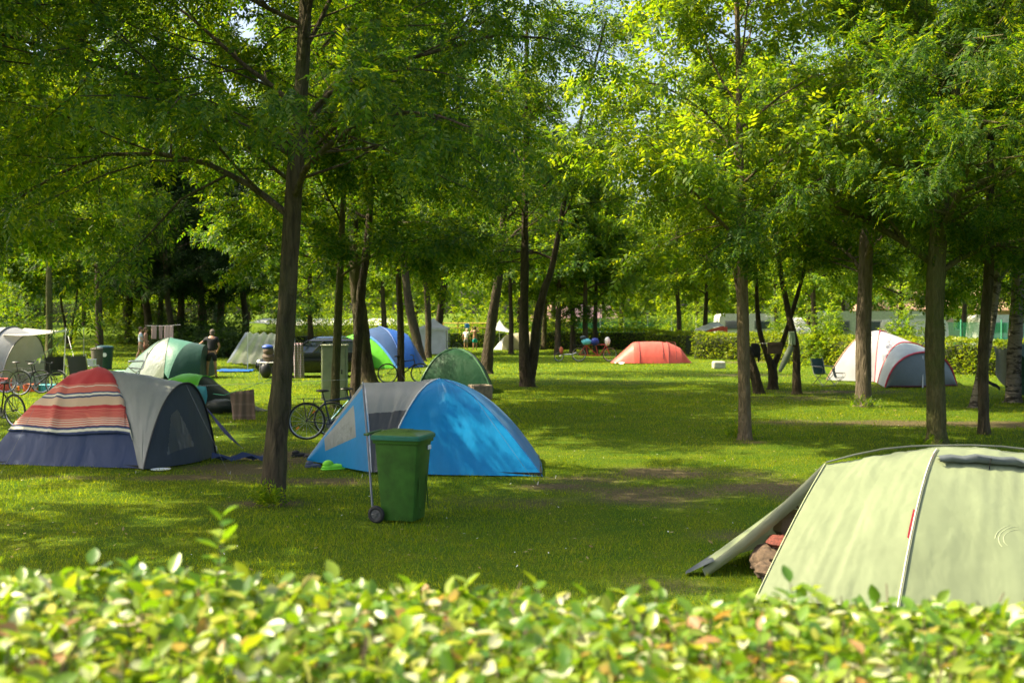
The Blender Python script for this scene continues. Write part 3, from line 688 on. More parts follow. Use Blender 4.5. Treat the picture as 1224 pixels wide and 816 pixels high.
def cord(parent, name, pts, r, mat, n=5, label=None):
    return MB().tube(pts, r, n).build(name, mat, parent, label=label)
BLK = plain('black_plastic', (.018, .018, .02), .45); GREYP = plain('grey_pole', (.16, .17, .18), .4, .4)
ALU = plain('aluminium', (.55, .56, .58), .35, .9, .08); WHT = plain('white_cloth', (.78, .78, .76), .7, var=.05)
NAVY = fabric('navy_fabric', (.022, .045, .13), .12, .5, .55, .35)
GREYF = fabric('grey_fabric', (.30, .31, .30), .22, .45, .4, .35); DGREY = fabric('dark_grey_fabric', (.045, .055, .07), .12, .5, .4)
BLUE = fabric('bright_blue_fabric', (.0, .30, .68), .36, .38, .45, .45); CLEAR2 = fabric('smoky_film', (.16, .16, .14), .5, .15, .8, .9)
BLUE2 = fabric('deep_blue_fabric', (.0, .17, .52), .25, .4, .4)
GRN = fabric('bottle_green_fabric', (.008, .065, .026), .2, .42, .5); LIME = fabric('lime_fabric', (.14, .62, .015), .35, .45, .4)
SAGE = fabric('sage_fabric', (.225, .265, .15), .20, .6, .6, .25)
RED = fabric('coral_red_fabric', (.78, .15, .11), .3, .45, .4); WHTF = fabric('white_fabric', (.70, .70, .72), .3, .5, .3)
TEALG = fabric('grey_teal_fabric', (.15, .24, .27), .2, .4, .5); SILV = fabric('silver_foil', (.60, .64, .58), .15, .25, .6, 1.)
CLEAR = fabric('clear_film', (.45, .48, .42), .5, .12, .8, .9, 9.); PIPE = plain('piping', (.62, .60, .62), .5)
REDP = plain('red_piping', (.55, .03, .06), .5)

def guy(root, p, q, mat=None):
    cord(root, 'guy_line', [p, q], .0018, mat or GREYP, 4)
def groundsheet(root, pts, mat, z=.02):
    b = MB(); n = len(pts)
    vs = [Vector((p[0], p[1], z)) for p in pts] + [Vector((p[0], p[1], z + .05)) for p in pts]
    b.add(vs, [list(range(n)), list(range(n, 2 * n))] + [[i, (i + 1) % n, (i + 1) % n + n, i + n] for i in range(n)])
    return b.build('groundsheet', mat, root)

# ---------------- bright blue dome tent, centre left
def blue_tent():
    c1, c2 = Vector((-1.93, 16.85, .03)), Vector((.44, 16.62, .02)); c3, c4 = Vector((.45, 18.75, .03)), Vector((-1.8, 18.95, .03))
    ap = Vector((-1.12, 17.75, 1.36)); cen = (-.75, 17.8, .1)
    root = thing('dome_tent', 'bright blue dome tent with a grey porch roof behind the green bin', 'tent', (-.8, 17.8, 0))
    k = .36
    p1 = pole(ap, c1, .46, 1.02); p2 = pole(ap, c2, k, .98); p3 = pole(ap, c3, .5, .95); p4 = pole(ap, c4, .5, .98)
    m_ = MB(); m_.grid(ruled(p1, p2, 41, .03, cen, .010, 1)); m_.grid(ruled(p2, p3, 11, .02, cen, .004, 2)); m_.grid(ruled(p3, p4, 9, .02, cen, .004, 3))
    m_.build('flysheet', BLUE, root, autosm=False)
    f1, f2 = Vector((-2.10, 16.95, .03)), Vector((-2.35, 19.05, .03)); tp = Vector((-2.36, 17.95, 1.30))
    ar = arch(f1, tp, f2, 25, .55)
    inner = (p1[::-1] + p4[1:])
    roofi = [v + Vector((0, 0, .02)) for v in inner]
    P = ruled(ar, roofi, 25, -.03, cen, .014, 5)
    split = 12
    sheet(root, 'porch_roof', [r[5:] for r in P], GREYF)
    sheet(root, 'porch_side', [r[:6] for r in P], DGREY)
    peg = Vector((-3.30, 18.2, .02)); q = len(ar)
    # front flap from arch to peg: tip, blue border and clear window
    lo = f1; up = tp
    def flap(s, t):                                        # t 0 at the arch, 1 at the peg line; s from the foot up to the peak
        e = ar[0].lerp(ar[12], 0); i = s * 12; i0 = min(int(i), 11); a = ar[i0].lerp(ar[i0 + 1], i - i0)
        return a.lerp(peg + Vector((0, 0, .03)), t) + Vector((0, -.02 * math.sin(t * 7 + s * 5), 0))
    ss = [k / 30 for k in range(31)]; tt = [.97 * k / 20 for k in range(21)]
    b_, w_, g_ = MB(), MB(), MB()
    for i in range(30):
        for j in range(20):
            quad = [[flap(ss[i], tt[j]), flap(ss[i + 1], tt[j])], [flap(ss[i], tt[j + 1]), flap(ss[i + 1], tt[j + 1])]]
            (g_ if i >= 25 else w_ if (8 <= i < 21 and 4 <= j < 14) else b_).grid(quad)
    b_.build('door_flap', BLUE, root, autosm=False); w_.build('window', CLEAR, root, autosm=False, label='creased clear plastic window'); g_.build('flap_tip', GREYF, root, autosm=False)
    # far flap
    sheet(root, 'door_flap', ruled(ar[12:], [peg.lerp(f2, i / 12) + Vector((0, .02, .03)) for i in range(13)], 5), BLUE2, 'deep blue far side flap')
    cord(root, 'pole', ar, .013, PIPE, 6); cord(root, 'pole', [v + (v - Vector(cen)).normalized() * .015 for v in p1], .011, WHT, 6)
    cord(root, 'seam_tape', [v + (v - Vector(cen)).normalized() * .01 for v in p2], .007, BLUE2, 5)
    groundsheet(root, [c1, c2, c3, c4], BLK)
    for (a, b) in [(c2, (.62, 16.5, 0)), (f1, (-2.2, 16.6, 0)), (p2[5], (.35, 15.9, 0)), (tp, (-3.9, 18.5, 0))]:
        guy(root, a, b); MB().tube([(b[0], b[1], -.05), (b[0] + .02, b[1], .05)], .006, 5).build('peg', ALU, root)
    v = MB(); v.grid([[Vector((-.02 + .16 * i + .05 * j, 17.03 - .01 * i, .93 - .28 * i * .5 - j * .05)) + Vector((0, -.02, 0)) for j in range(2)] for i in range(2)]).build('vent', DGREY, root)
blue_tent()

# ---------------- navy tent under a striped blanket, left
def stripes():
    m_, nt, N, L = new_mat('striped_blanket')
    uv = N.new('ShaderNodeUVMap'); sp = N.new('ShaderNodeSeparateXYZ'); L.new(uv.outputs[0], sp.inputs[0])
    navy, cr, sal, red, bei = (.04, .06, .16), (.82, .76, .60), (.68, .17, .115), (.58, .03, .035), (.70, .48, .32)
    st = [(0, navy), (.035, cr), (.075, navy), (.11, sal)]
    v = .125
    for q in range(4): st += [(v, cr), (v + .011, sal)]; v += .034
    v = .27
    for q in range(5): st += [(v, red), (v + .010, sal)]; v += .024
    st += [(.40, red), (.455, bei), (.60, navy), (.63, cr), (.665, navy), (.69, sal), (.80, cr), (.815, sal), (.86, red)]
    r1 = None
    st1 = [s for s in st if s[0] < .42][:31]; st2 = [s for s in st if s[0] >= .38]
    a = ramp(nt, sp.outputs['Y'], st1, 'CONSTANT'); b = ramp(nt, sp.outputs['Y'], st2, 'CONSTANT')
    gt = N.new('ShaderNodeMath'); gt.operation = 'GREATER_THAN'; gt.inputs[1].default_value = .40; L.new(sp.outputs['Y'], gt.inputs[0])
    mx = N.new('ShaderNodeMix'); mx.data_type = 'RGBA'; L.new(gt.outputs[0], mx.inputs['Factor']); L.new(a.outputs['Color'], mx.inputs['A']); L.new(b.outputs['Color'], mx.inputs['B'])
    p = N.new('ShaderNodeBsdfPrincipled'); L.new(mx.outputs['Result'], p.inputs['Base Color']); p.inputs['Roughness'].default_value = .8; p.inputs['Sheen Weight'].default_value = .2
    n_ = noise_tex(nt, 90, 2, .5, coords(nt)); L.new(bump(nt, n_.outputs['Fac'], .25, .01).outputs['Normal'], p.inputs['Normal'])
    t = N.new('ShaderNodeBsdfTranslucent'); L.new(mx.outputs['Result'], t.inputs['Color']); m2 = N.new('ShaderNodeMixShader'); m2.inputs[0].default_value = .12
    L.new(p.outputs['BSDF'], m2.inputs[1]); L.new(t.outputs['BSDF'], m2.inputs[2]); out(nt, m2.outputs[0]); return m_
def blanket_tent():
    c1, c2 = Vector((-8.35, 17.95, .03)), Vector((-5.72, 17.42, .03)); c3, c4 = Vector((-5.75, 19.55, .03)), Vector((-8.25, 20.0, .03))
    ap = Vector((-6.72, 18.65, 1.47)); cen = (-6.9, 18.7, .1)
    root = thing('dome_tent', 'navy blue dome tent with a grey porch, half covered by the striped blanket', 'tent', (-6.9, 18.6, 0))
    p1 = pole(ap, c1, .44, .97); p2 = pole(ap, c2, .5, 1.0); p3 = pole(ap, c3, .5, .98); p4 = pole(ap, c4, .46, .97)
    m_ = MB(); m_.grid(ruled(p1, p2, 41, .05, cen, .012, 11)); m_.grid(ruled(p3, p4, 9, .04, cen, .004, 12)); m_.grid(ruled(p4, p1, 9, .04, cen, .004, 13))
    bv = BVHTree.FromPolygons(m_.v, m_.f)
    m_.build('flysheet', NAVY, root, autosm=False)
    f1, f2 = Vector((-5.60, 17.28, .03)), Vector((-4.95, 19.0, .03)); tp = Vector((-5.22, 18.2, 1.27)); ar = arch(f1, tp, f2, 97, .6)
    ar_ = ar[::4]
    inner = p2[::-1] + p3[1:]
    sheet(root, 'porch_panel', ruled(ar_, inner, 25, .03, cen, .010, 15), GREYF)
    # front wall of the porch: dark leaves left and right, clear window between
    base = [f1.lerp(f2, i / 96) for i in range(97)]
    fr = ruled(ar, [b + Vector((.22, -.1, 0)) * math.sin(math.pi * i / 96) for i, b in enumerate(base)], 41)
    dk, cl = MB(), MB()
    for j in range(40):
        for i in range(96):
            q = [[fr[j][i], fr[j][i + 1]], [fr[j + 1][i], fr[j + 1][i + 1]]]
            x = (i + .5) / 96; y = (j + .5) / 40
            (cl if .28 < y < .80 and .36 - .17 * y < x < .36 + .30 * (y - .2) else dk).grid(q)
    dk.build('front_wall', DGREY, root, autosm=False); cl.build('window', CLEAR2, root, autosm=False, label='clear plastic porch window')
    cord(root, 'pole', [v + Vector((.01, -.01, .012)) for v in ar], .016, BLK, 6)
    groundsheet(root, [c1, c2, c3, c4], BLK)
    # stretched side flap to a peg at the right
    pg = Gp(290, 538); pg.z = .03
    fl = [ar[48].lerp(pg, i / 10) for i in range(11)]
    fl2 = [ar[60].lerp(pg, i / 10) + Vector((0, .05, -.16 * math.sin(math.pi * i / 10))) for i in range(11)]
    sheet(root, 'side_flap', [fl, [a.lerp(b, .5) + Vector((0, -.02, 0)) for a, b in zip(fl, fl2)], fl2], fabric('mauve_navy_fabric', (.10, .10, .26), .2, .3, .6, .6), 'shiny navy strip stretched to a peg')
    w_ = MB(); w_.grid([[Vector((-4.85 + .95 * i / 6, 18.35 + .04 * j + .02 * i, .05 + .05 * math.sin(i * 2.1 + j) + .06 * (j == 1))) for j in range(4)] for i in range(7)]).build('side_flap', NAVY, root, label='crumpled navy hem lying on the grass')
    for (a, b) in [(c1, (-8.7, 17.8, 0)), (f1, (-5.62, 16.95, 0)), (ar[48], (-4.2, 16.9, 0)), (p1[7], (-7.6, 16.9, 0))]:
        guy(root, a, b); MB().tube([(b[0], b[1], -.05), (b[0] + .02, b[1], .05)], .006, 5).build('peg', ALU, root)
    # blanket: drop vertical columns onto the shell, follow the surface downwards from behind the crest to the hem
    nu = 44; cols = []
    for i in range(nu):
        u = i / (nu - 1); xf = -8.22 + 2.34 * u; pts = []
        ybk = 19.25
        for k_ in range(520):
            y = ybk - k_ * .00375
            xx = xf + (0.0 if u < .5 else .0)
            hit = bv.ray_cast(Vector((xx, y, 3)), Vector((0, 0, -1)))
            if hit[0] is None: continue
            pts.append(hit[0])
        hem = .50 + .02 * math.sin(u * 9)
        pts2 = [p for p in pts if p.z > hem]
        if len(pts2) < 5: pts2 = pts[:6] if len(pts) >= 6 else None
        if pts2 is None: continue
        # keep only from the back crest
        L_ = [0.]
        for a, b in zip(pts2, pts2[1:]): L_.append(L_[-1] + (b - a).length)
        cols.append((u, pts2, L_))
    nv = 40; P = []; UV = []
    for (u, pts, L_) in cols:
        tot = min(L_[-1], 1.35 - .12 * math.sin(u * 4)); row = []
        for j in range(nv):
            v = tot * j / (nv - 1); l = L_[-1] - v
            k_ = max(0, min(int(np.searchsorted(L_, l)) - 1, len(pts) - 2)); f = (l - L_[k_]) / max(1e-6, L_[k_ + 1] - L_[k_])
            p = pts[k_].lerp(pts[k_ + 1], f); d = (p - Vector(cen)).normalized(); d.x *= .6
            rip = .012 + .018 * max(0, math.sin(u * 17 + .8)) ** 3 * (1 - v / tot * .6) + .003 * math.sin(u * 41 + v * 5) + .006 * math.sin(v * 14 + u * 7)
            bow = .045 * math.exp(-((u - .43) / .022) ** 2) + .03 * math.exp(-((u - .88) / .03) ** 2)
            row.append(p + d * (rip + .012 + bow * (1 - .3 * v / tot)))
            UV.append((u, v + .012 * math.sin(u * 7) + .015 * math.exp(-((u - .44) / .05) ** 2)))
        P.append(row)
    m2 = MB(); m2.grid(P); o = m2.build('blanket', stripes(), None, loc=(-6.8, 18.2, .5), uv=UV, autosm=False)
    md = o.modifiers.new('thick', 'SOLIDIFY'); md.thickness = .012
    tag(o, 'woven blanket of red, beige, white and navy stripes draped over the navy tent', 'blanket')
    # things at the porch
    g = Gp(256, 541); o = MB().tube([Vector((g.x - .32, g.y + .1, .07)), Vector((g.x + .02, g.y - .02, .07))], .065, 14).ring(Vector((g.x + .022, g.y - .02, .07)), (1, -.1, 0), .035, .008, 14, 5).build('sleeping_mat', plain('mat_foam', (.55, .52, .42), .8), None, loc=(g.x, g.y, 0))
    tag(o, 'rolled beige foam mat lying beside the porch of the blanket covered tent', 'mat')
    g = Gp(192, 563); o = MB().tube([(g.x, g.y, .012), (g.x, g.y, .02), (g.x, g.y, .035)], [.06, .13, .15], 20, False).add([(g.x + .06 * math.cos(a * .3142), g.y + .06 * math.sin(a * .3142), .014) for a in range(20)], [list(range(20))]).build('plate', WHT, None, loc=(g.x, g.y, 0))
    tag(o, 'white plate on the grass at the foot of the navy tent porch', 'plate')
    g = Wp(235, 478, 18.95)
    o = sheet(None, 'towel', [[Vector((g.x + .12 * j / 3 + .02 * math.sin(i), 18.95 + .02 * math.sin(i * 1.3 + j), 1.18 - .65 * i / 8)) for j in range(5)] for i in range(9)], fabric('teal_towel', (.10, .42, .45), .2, .8, .4))
    tag(o, 'narrow teal and white towel hanging behind the grey tent porch', 'towel'); 
    sd_ = o.modifiers.new('t', 'SOLIDIFY'); sd_.thickness = .008
    cord(None, 'line', [(-5.22, 18.25, 1.24), (g.x + .1, 18.95, 1.19), (-3.4, 24, 1.0)], .003, PIPE).name = 'washing_line'
    tag(bpy.data.objects['washing_line'], 'thin pale line running from the grey porch past the teal towel', 'line')
blanket_tent()

# ---------------- pale green tent in the right foreground
def sage_tent():
    root = thing('tunnel_tent', 'large pale green tent close by on the right with a dark roof vent', 'tent', (4.0, 10.7, 0))
    cen = (4.2, 10.75, .0)
    A0 = pole((2.90, 10.5, 1.005), (2.03, 9.45, .03), .40, .68, 13)[::-1] + pole((2.90, 10.5, 1.005), (2.50, 11.5, .03), .5, .62, 13)[1:]
    A1 = arch((3.10, 9.15, .03), (3.98, 10.6, 1.15), (4.1, 12.2, .03), 25, .42)
    A2 = arch((5.1, 9.15, .03), (5.15, 10.6, 1.06), (5.3, 12.1, .03), 25, .45)
    A3 = arch((6.2, 9.5, .03), (6.1, 10.6, .72), (6.3, 11.8, .03), 25, .7)
    P = ruled(A0, A1, 61, .02, cen, .011, 21); sheet(root, 'flysheet', P, SAGE)
    P2 = P = ruled(A1, A2, 61, .02, cen, .011, 22); sheet(root, 'side_panel', P, SAGE)
    P = ruled(A2, A3, 31, .03, cen, .010, 23); sheet(root, 'end_panel', P, SAGE)
    sheet(root, 'end_wall', [A3, [Vector((6.75, 9.8 + 1.7 * i / 24, .04)) for i in range(25)]], SAGE)
    # open awning on the left: far half stretched to the peg, edge band along the top
    pg = Gp(842, 688); pg.z = .05
    top = A0[12]; far = A0[12:]
    n = len(far); edge = [top.lerp(pg, i / (n - 1)) + Vector((0, 0, -.04 * math.sin(math.pi * i / (n - 1)))) for i in range(n)]
    farline = [A0[-1].lerp(pg + Vector((0, .25, 0)), i / (n - 1)) for i in range(n)]
    P = []
    for j in range(8):
        s = j / 7; P.append([edge[i].lerp(farline[i], s) + Vector((-.06 * math.sin(math.pi * s) * math.sin(math.pi * i / (n - 1)), 0, .05 * math.sin(math.pi * s))) for i in range(n)])
    sheet(root, 'awning', P, SAGE)
    sheet(root, 'awning_edge', [[e + Vector((-.02, -.0, .012)) for e in edge], [e + Vector((.008 * math.sin(k * 1.7), -.015 + .01 * math.sin(k * 2.3), -.05 - .012 * math.sin(k * 1.1))) for k, e in enumerate(edge)], [e + Vector((.03, .03, -.12 * (1 - .5 * k / len(edge)))) for k, e in enumerate(edge)]], fabric('pale_edge', (.36, .37, .25), .25, .6, .5), 'paler turned edge of the awning')
    tipb = [edge[-1].lerp(edge[-3], .0), edge[-1].lerp(edge[-2], .9)]
    MB().grid([[edge[-1] + Vector((-.18, -.02, -.03)), edge[-1] + Vector((-.15, .12, -.03))], [edge[-2] + Vector((-.01, -.05, .03)), edge[-2] + Vector((0, .2, .03))]]).build('peg_tab', DGREY, root)
    cord(root, 'pole', [v + (v - Vector(cen)).normalized() * .012 for v in A0[:13]], .006, plain('edge_seam', (.30, .33, .18), .6), 5)
    cord(root, 'ridge_pole', [v + Vector((0, 0, .018)) for v in ([A0[12]] + [A0[12].lerp(A1[12], t) + Vector((0, 0, .045 * math.sin(math.pi * t))) for t in (.25, .5, .75)] + [A1[12]] + [A1[12].lerp(A2[12], t) + Vector((0, 0, .035 * math.sin(math.pi * t))) for t in (.25, .5, .75)] + [A2[12], A3[12]])], .009, plain('ridge_sleeve', (.10, .11, .09), .5), 6)
    near1 = A1[:12]
    cord(root, 'seam', [v + Vector((-.005, -.014, .006)) for v in near1], .006, plain('white_seam', (.6, .58, .5), .6), 5)
    cord(root, 'seam', [v + Vector((.012, -.014, .006)) for v in near1], .004, plain('dark_seam', (.12, .13, .08), .6), 5, 'dark seam beside the white one')  # thinner dark line running along the right of the white seam
    zp = A1[5]; MB().strip([A1[3] + Vector((-.03, -.03, 0)), A1[4] + Vector((-.03, -.03, 0)), A1[4].lerp(A1[5], .6) + Vector((-.03, -.03, 0))], .02, (0, 1, 0)).build('zip_tag', plain('red_tape', (.5, .03, .04), .5), root)
    MB().strip([A1[10] + Vector((-.01, -.03, 0)), A1[9].lerp(A1[10], .3) + Vector((-.01, -.03, 0))], .02, (0, 1, 0)).build('zip_tag', plain('red_tape', (.5, .03, .04), .5), root, label='short red and black tab near the roof')
    # roof vent hood on the right hand panel
    vt = []
    for i in range(9):
        x = 3.98 + .82 * i / 8; b = A1[9].lerp(A2[9], .03 + .66 * i / 8) + Vector((0, -.02, .0)); tz = .05 * abs(math.sin(math.pi * i / 8)) + .018 * math.sin(i * 2.4)
        vt.append([b + Vector((0, .03, .03)), b + Vector((0, -.04, .045 + tz * .6)), b + Vector((0, -.10, .01 + tz)), b + Vector((0, -.07, -.01 + .3 * tz))])
    sheet(root, 'roof_vent', vt, plain('vent_fabric', (.085, .10, .105), .6, bmp=.2))
    cord(root, 'vent_strut', [vt[4][2] + Vector((0, -.01, 0)), vt[4][3] + Vector((-.01, -.02, -.05))], .006, BLK)
    # faint printed emblem: two open curves of pale lines on the right panel
    em = MB(); e0 = A1[3].lerp(A2[3], .50)
    u = (A2[4] - A1[4]).normalized(); v = (A1[6] - A1[4]).normalized(); nn = u.cross(v).normalized(); nn = nn if nn.y < 0 else -nn
    eb = MB().grid(P2); bv2 = BVHTree.FromPolygons(eb.v, eb.f)
    def snap(p):
        h = bv2.ray_cast(p, -nn); return h[0] + nn * .001 if h[0] is not None else p - nn * .48
    for r_, a0, a1 in [(.15, 1.6, 3.9), (.11, 1.5, 4.1), (.18, 2.0, 3.2)]:
        em.tube([snap(e0 + nn * .5 + u * r_ * 1.0 * math.cos(a) + v * r_ * .9 * math.sin(a)) for a in np.linspace(a0, a1, 24)], .0022, 4)
    em.build('printed_emblem', plain('pale_print', (.40, .44, .27), .6), root)
    groundsheet(root, [(2.1, 9.55), (3.3, 9.2), (6.2, 9.6), (6.3, 11.7), (2.6, 11.9)], BLK, .015)

    # jumble inside the porch: quilt and bags
    q = MB(); c = Vector((2.32, 10.35, .17))
    q.ell(c + Vector((.06, .05, -.03)), (.20, .26, .14), 22, 14, None, .13, 3); q.ell(c + Vector((-.04, -.16, -.07)), (.11, .14, .08), 18, 10, None, .15, 4); q.ell(c + Vector((.16, .16, .05)), (.12, .14, .08), 18, 10, None, .15, 5)
    o = q.build('quilt', None or plain('patterned_quilt', (.085, .055, .035), .95, var=.6, scale=18, bmp=.6), None, loc=(2.3, 10.3, 0)); tag(o, 'crumpled brown quilt stuffed in the porch of the pale green tent', 'quilt')
    q = MB(); q.ell(c + Vector((.12, .05, .14)), (.12, .15, .06), 14, 8, None, .14, 8); o = q.build('cloth', plain('red_print', (.13, .03, .02), .9, var=.7, scale=40), None, loc=(2.4, 10.3, .2)); tag(o, 'red patterned cloth heaped on the brown quilt', 'cloth')
    q = MB(); q.ell(c + Vector((.16, -.13, .06)), (.06, .05, .12), 12, 8, None, .15, 9); o = q.build('cloth', WHT, None, loc=(2.45, 10.2, .2)); tag(o, 'small white cloth tucked beside the red patterned cloth', 'cloth')
    q = MB(); q.box(c + Vector((.30, .35, .25)), (.3, .25, .24), .4, bev=.06); q.tube([c + Vector((.18, .3, .36)), c + Vector((.3, .27, .46)), c + Vector((.42, .3, .36))], .012, 6); o = q.build('bag', plain('brown_bag', (.16, .11, .08), .8), None, loc=(2.6, 10.7, .2)); tag(o, 'dark brown bag at the back of the pale green tent porch', 'bag')
sage_tent()
# ================================================================ further tents
def off(pts, cen, d): return [v + (v - Vector(cen)).normalized() * d for v in pts]
def dome(label, corners, apex, mats, cen=None, k=.5, poles=PIPE, kz=1.0, name='dome_tent', pr=.010, plabel=None):
    """four panel dome: corners near-left, near-right, far-right, far-left"""
    cs = [Vector(c) for c in corners]; cen = cen or tuple(sum((c for c in cs), Vector()) / 4)
    root = thing(name, label, 'tent', (cen[0], cen[1], 0)); ap = Vector(apex)
    ps = [pole(ap, c, k, kz) for c in cs]
    for i in range(4):
        sheet(root, 'panel', ruled(ps[i], ps[(i + 1) % 4], 9, .03, cen, .005, int(abs(ap.x) * 10) + i), mats[i], (plabel or {}).get(i))
        if poles: cord(root, 'pole', off(ps[i], cen, .012), pr, poles, 5)
    groundsheet(root, [(c.x, c.y) for c in cs], BLK)
    return root, ps

# dark green tent with foil coloured side, left middle (Y about 41)
def dark_green():
    root, ps = dome('dark green dome tent with a dappled silvery panel beside the man in black', [(-13.7, 41.6, .03), (-12.62, 41.2, .03), (-11.6, 43.2, .03), (-14.0, 43.6, .03)], (-12.75, 42.4, 1.46),
                    [fabric('silver_green', (.19, .23, .17), .1, .3, .9, .8), fabric('seafoam_fabric', (.055, .20, .135), .2, .45, .4), GRN, GRN], None, .55, GRN)
    a = arch((-12.42, 41.1, .03), (-11.85, 42.2, 1.30), (-11.5, 43.3, .03), 21, .6)
    inner = ps[1][::-1] + ps[2][1:]
    sheet(root, 'porch_panel', ruled(inner[1:22], a, 7, .02, (-12.2, 42.2, 0)), fabric('seafoam_fabric', (.055, .20, .135), .2, .45, .4))
    b = arch((-11.4, 41.5, .03), (-11.42, 42.3, 1.20), (-11.3, 43.3, .03), 21, .75)
    sheet(root, 'front_panel', ruled(a, b, 7, .02, (-12.2, 42.2, 0)), fabric('deep_green', (.010, .055, .038), .12, .45, .4), 'almost black green porch front')
    sheet(root, 'front_wall', [b, [b[0].lerp(b[-1], i / 20) for i in range(21)]], fabric('deep_green', (.010, .055, .038), .12, .45, .4))
    lo = pole((-12.75, 42.4, 1.44), (-14.55, 42.2, .03), .45, .92)
    sheet(root, 'tail_panel', ruled(lo, ps[0], 7, .03, (-13, 42.4, 0), .01, 3), fabric('grey_green', (.07, .13, .10), .1, .4, .6))
    sheet(root, 'tail_panel', ruled(lo, ps[3], 7, .03, (-13, 42.4, 0), .01, 4), GRN)
dark_green()
# small lime green tent behind the blanket tent
def lime_small():
    g = Gp(240, 492); x, y = g.x, g.y; root = thing('dome_tent', 'small lime green tent with a black porch just behind the blanket covered tent', 'tent', (x, y, 0))
    a = arch((x - 1.0, y - .9, .03), (x - .35, y, .93), (x - .9, y + 1., .03), 21, .6); b = arch((x + .05, y - .8, .03), (x + .05, y + .05, .86), (x + .35, y + .9, .03), 21, .7)
    c = [Vector((x - 1.9, y - .5 + 1.2 * i / 20, .03 + .25 * math.sin(math.pi * i / 20))) for i in range(21)]
    sheet(root, 'flysheet', ruled(c, a, 7, .04, (x - .9, y, 0), .005, 5), LIME); sheet(root, 'flysheet', ruled(a, b, 7, .03, (x - .3, y, 0), .005, 6), LIME)
    bk = fabric('black_mesh_fabric', (.014, .022, .018), .05, .6, .6); pk = Vector((x + 1.6, y - .15, .03))
    tipc = [pk.lerp(pk + Vector((0, .35, 0)), i / 20) for i in range(21)]
    sheet(root, 'porch', [[p.lerp(q, j / 6) + Vector((0, 0, -.10 * math.sin(math.pi * j / 6))) for p, q in zip(b, tipc)] for j in range(7)], bk)
    cord(root, 'pole', off(b, (x, y, 0), .012), .012, LIME, 6)
    groundsheet(root, [(x - 1.8, y - .4), (x - .9, y - .85), (x, y - .75), (x + .9, y - .2), (x + .3, y + .85), (x - .9, y + .95)], BLK, .012)
    o = MB().ell((x + .65, y - .55, .18), (.42, .26, .17), 16, 9, None, .08, 5).build('bag', bk, None, loc=(x + .65, y - .55, 0)); tag(o, 'black stuffed bag beside the porch of the small lime green tent', 'bag')
lime_small()
# white and grey tunnel tent with awning, far left
def left_tent():
    y = 36.5; root = thing('tunnel_tent', 'white and grey tunnel tent at the left edge with an open sail awning', 'tent', (-16.2, y, 0))
    fw, fg = fabric('offwhite_fabric', (.42, .44, .42), .3, .5, .5), fabric('light_grey_fabric', (.34, .35, .37), .25, .5, .3)
    def ar(x, h, w, d=0): return arch((x - .35, y - w, .03), (x + d, y, h), (x + .1, y + w, .03), 21, .75)
    a0, a1, a2, a3 = ar(-19.2, 1.1, 1.1), ar(-17.4, 1.85, 1.4), ar(-16.0, 1.95, 1.45), ar(-15.5, 1.7, 1.3, .1)
    sheet(root, 'flysheet', ruled(a0, a1, 7, .03, (-18, y, 0), .01, 7), fw); sheet(root, 'flysheet', ruled(a1, a2, 7, .03, (-17, y, 0), .01, 8), fg); sheet(root, 'end_panel', ruled(a2, a3, 5, .02, (-16, y, 0), .01, 9), fg)
    sheet(root, 'front_wall', [a3, [a3[0].lerp(a3[-1], i / 20) for i in range(21)]], fw)
    cord(root, 'pole', off(a2, (-16, y, 0), .02), .02, plain('dark_piping', (.05, .06, .07), .5), 6); cord(root, 'pole', off(a3, (-16, y, 0), .02), .018, plain('dark_piping', (.05, .06, .07), .5), 6)
    cord(root, 'pole', off(a1, (-17, y, 0), .02), .018, WHT, 6)
    # sail awning on two poles
    p1 = Wp(2, 400, 35.8); p2 = Wp(79, 393, 35.); p3 = Wp(100, 394, 37.2); p4 = Wp(30, 392, 37.5)
    aw = thing('sail_awning', 'pale stretched sail awning on thin poles over the folding chairs', 'awning', (-14.4, 36, 0))
    def P(u, v): a = p1.lerp(p2, u); b = p4.lerp(p3, u); q = a.lerp(b, v); q.z -= .10 * math.sin(math.pi * u) * (1 - .5 * v) + .03 * math.sin(math.pi * v); return q
    sheet(aw, 'sail', [[P(i / 12, j / 5) for j in range(6)] for i in range(9 + 1)], fabric('cream_fabric', (.60, .57, .48), .35, .6, .3))
    sheet(aw, 'sail', [[P(i / 12, j / 5) for j in range(6)] for i in range(9, 13)], fabric('green_grey_fabric', (.14, .20, .17), .2, .6, .3), 'dark green end of the sail')
    for (a, b) in [(p2, (p2.x - .1, p2.y, 0)), (p3, (p3.x + .02, p3.y, 0))]: cord(aw, 'pole', [Vector(b), a + Vector((0, 0, .05))], .016, ALU, 6)
    q = Wp(100, 443, 33.5); cord(aw, 'guy_line', [p2, Vector((q.x, 33.5, .0))], .008, PIPE, 4)
left_tent()
# silver tarp lean-to
def tarp():
    y = 47.; a, b = Wp(296, 398, y), Wp(330, 398, y + .4); c, d = Gp(273, 434), Gp(330, 436)
    root = thing('tarp_shelter', 'sloping silver tarp shelter with a pleated surface behind the near ash trunk', 'tarp', (-10.4, 43.5, 0))
    e = Wp(352, 399, y + .6); f = Gp(352, 437)
    P = []
    for i in range(25):
        u = i / 24; t_ = a.lerp(e, u); l_ = c.lerp(f, u); P.append([t_.lerp(l_, v / 8) + Vector((0, .05 * math.sin(i * 1.7), .05 * math.sin(i * 1.7) + .02 * math.sin(v + i))) for v in range(9)])
    sheet(root, 'tarp', P, SILV)
    for q in (a, e): cord(root, 'pole', [Vector((q.x, q.y, 0)), q + Vector((0, 0, .04))], .02, ALU, 6)
    wv = MB(); wv.grid([[a.lerp(c, i / 8) + Vector((-.1 + .12 * j, .02, .02)) for j in range(2)] for i in range(9)]).build('edge_band', fabric('blue_white_band', (.45, .48, .70), .2, .4, .4), root)
tarp()
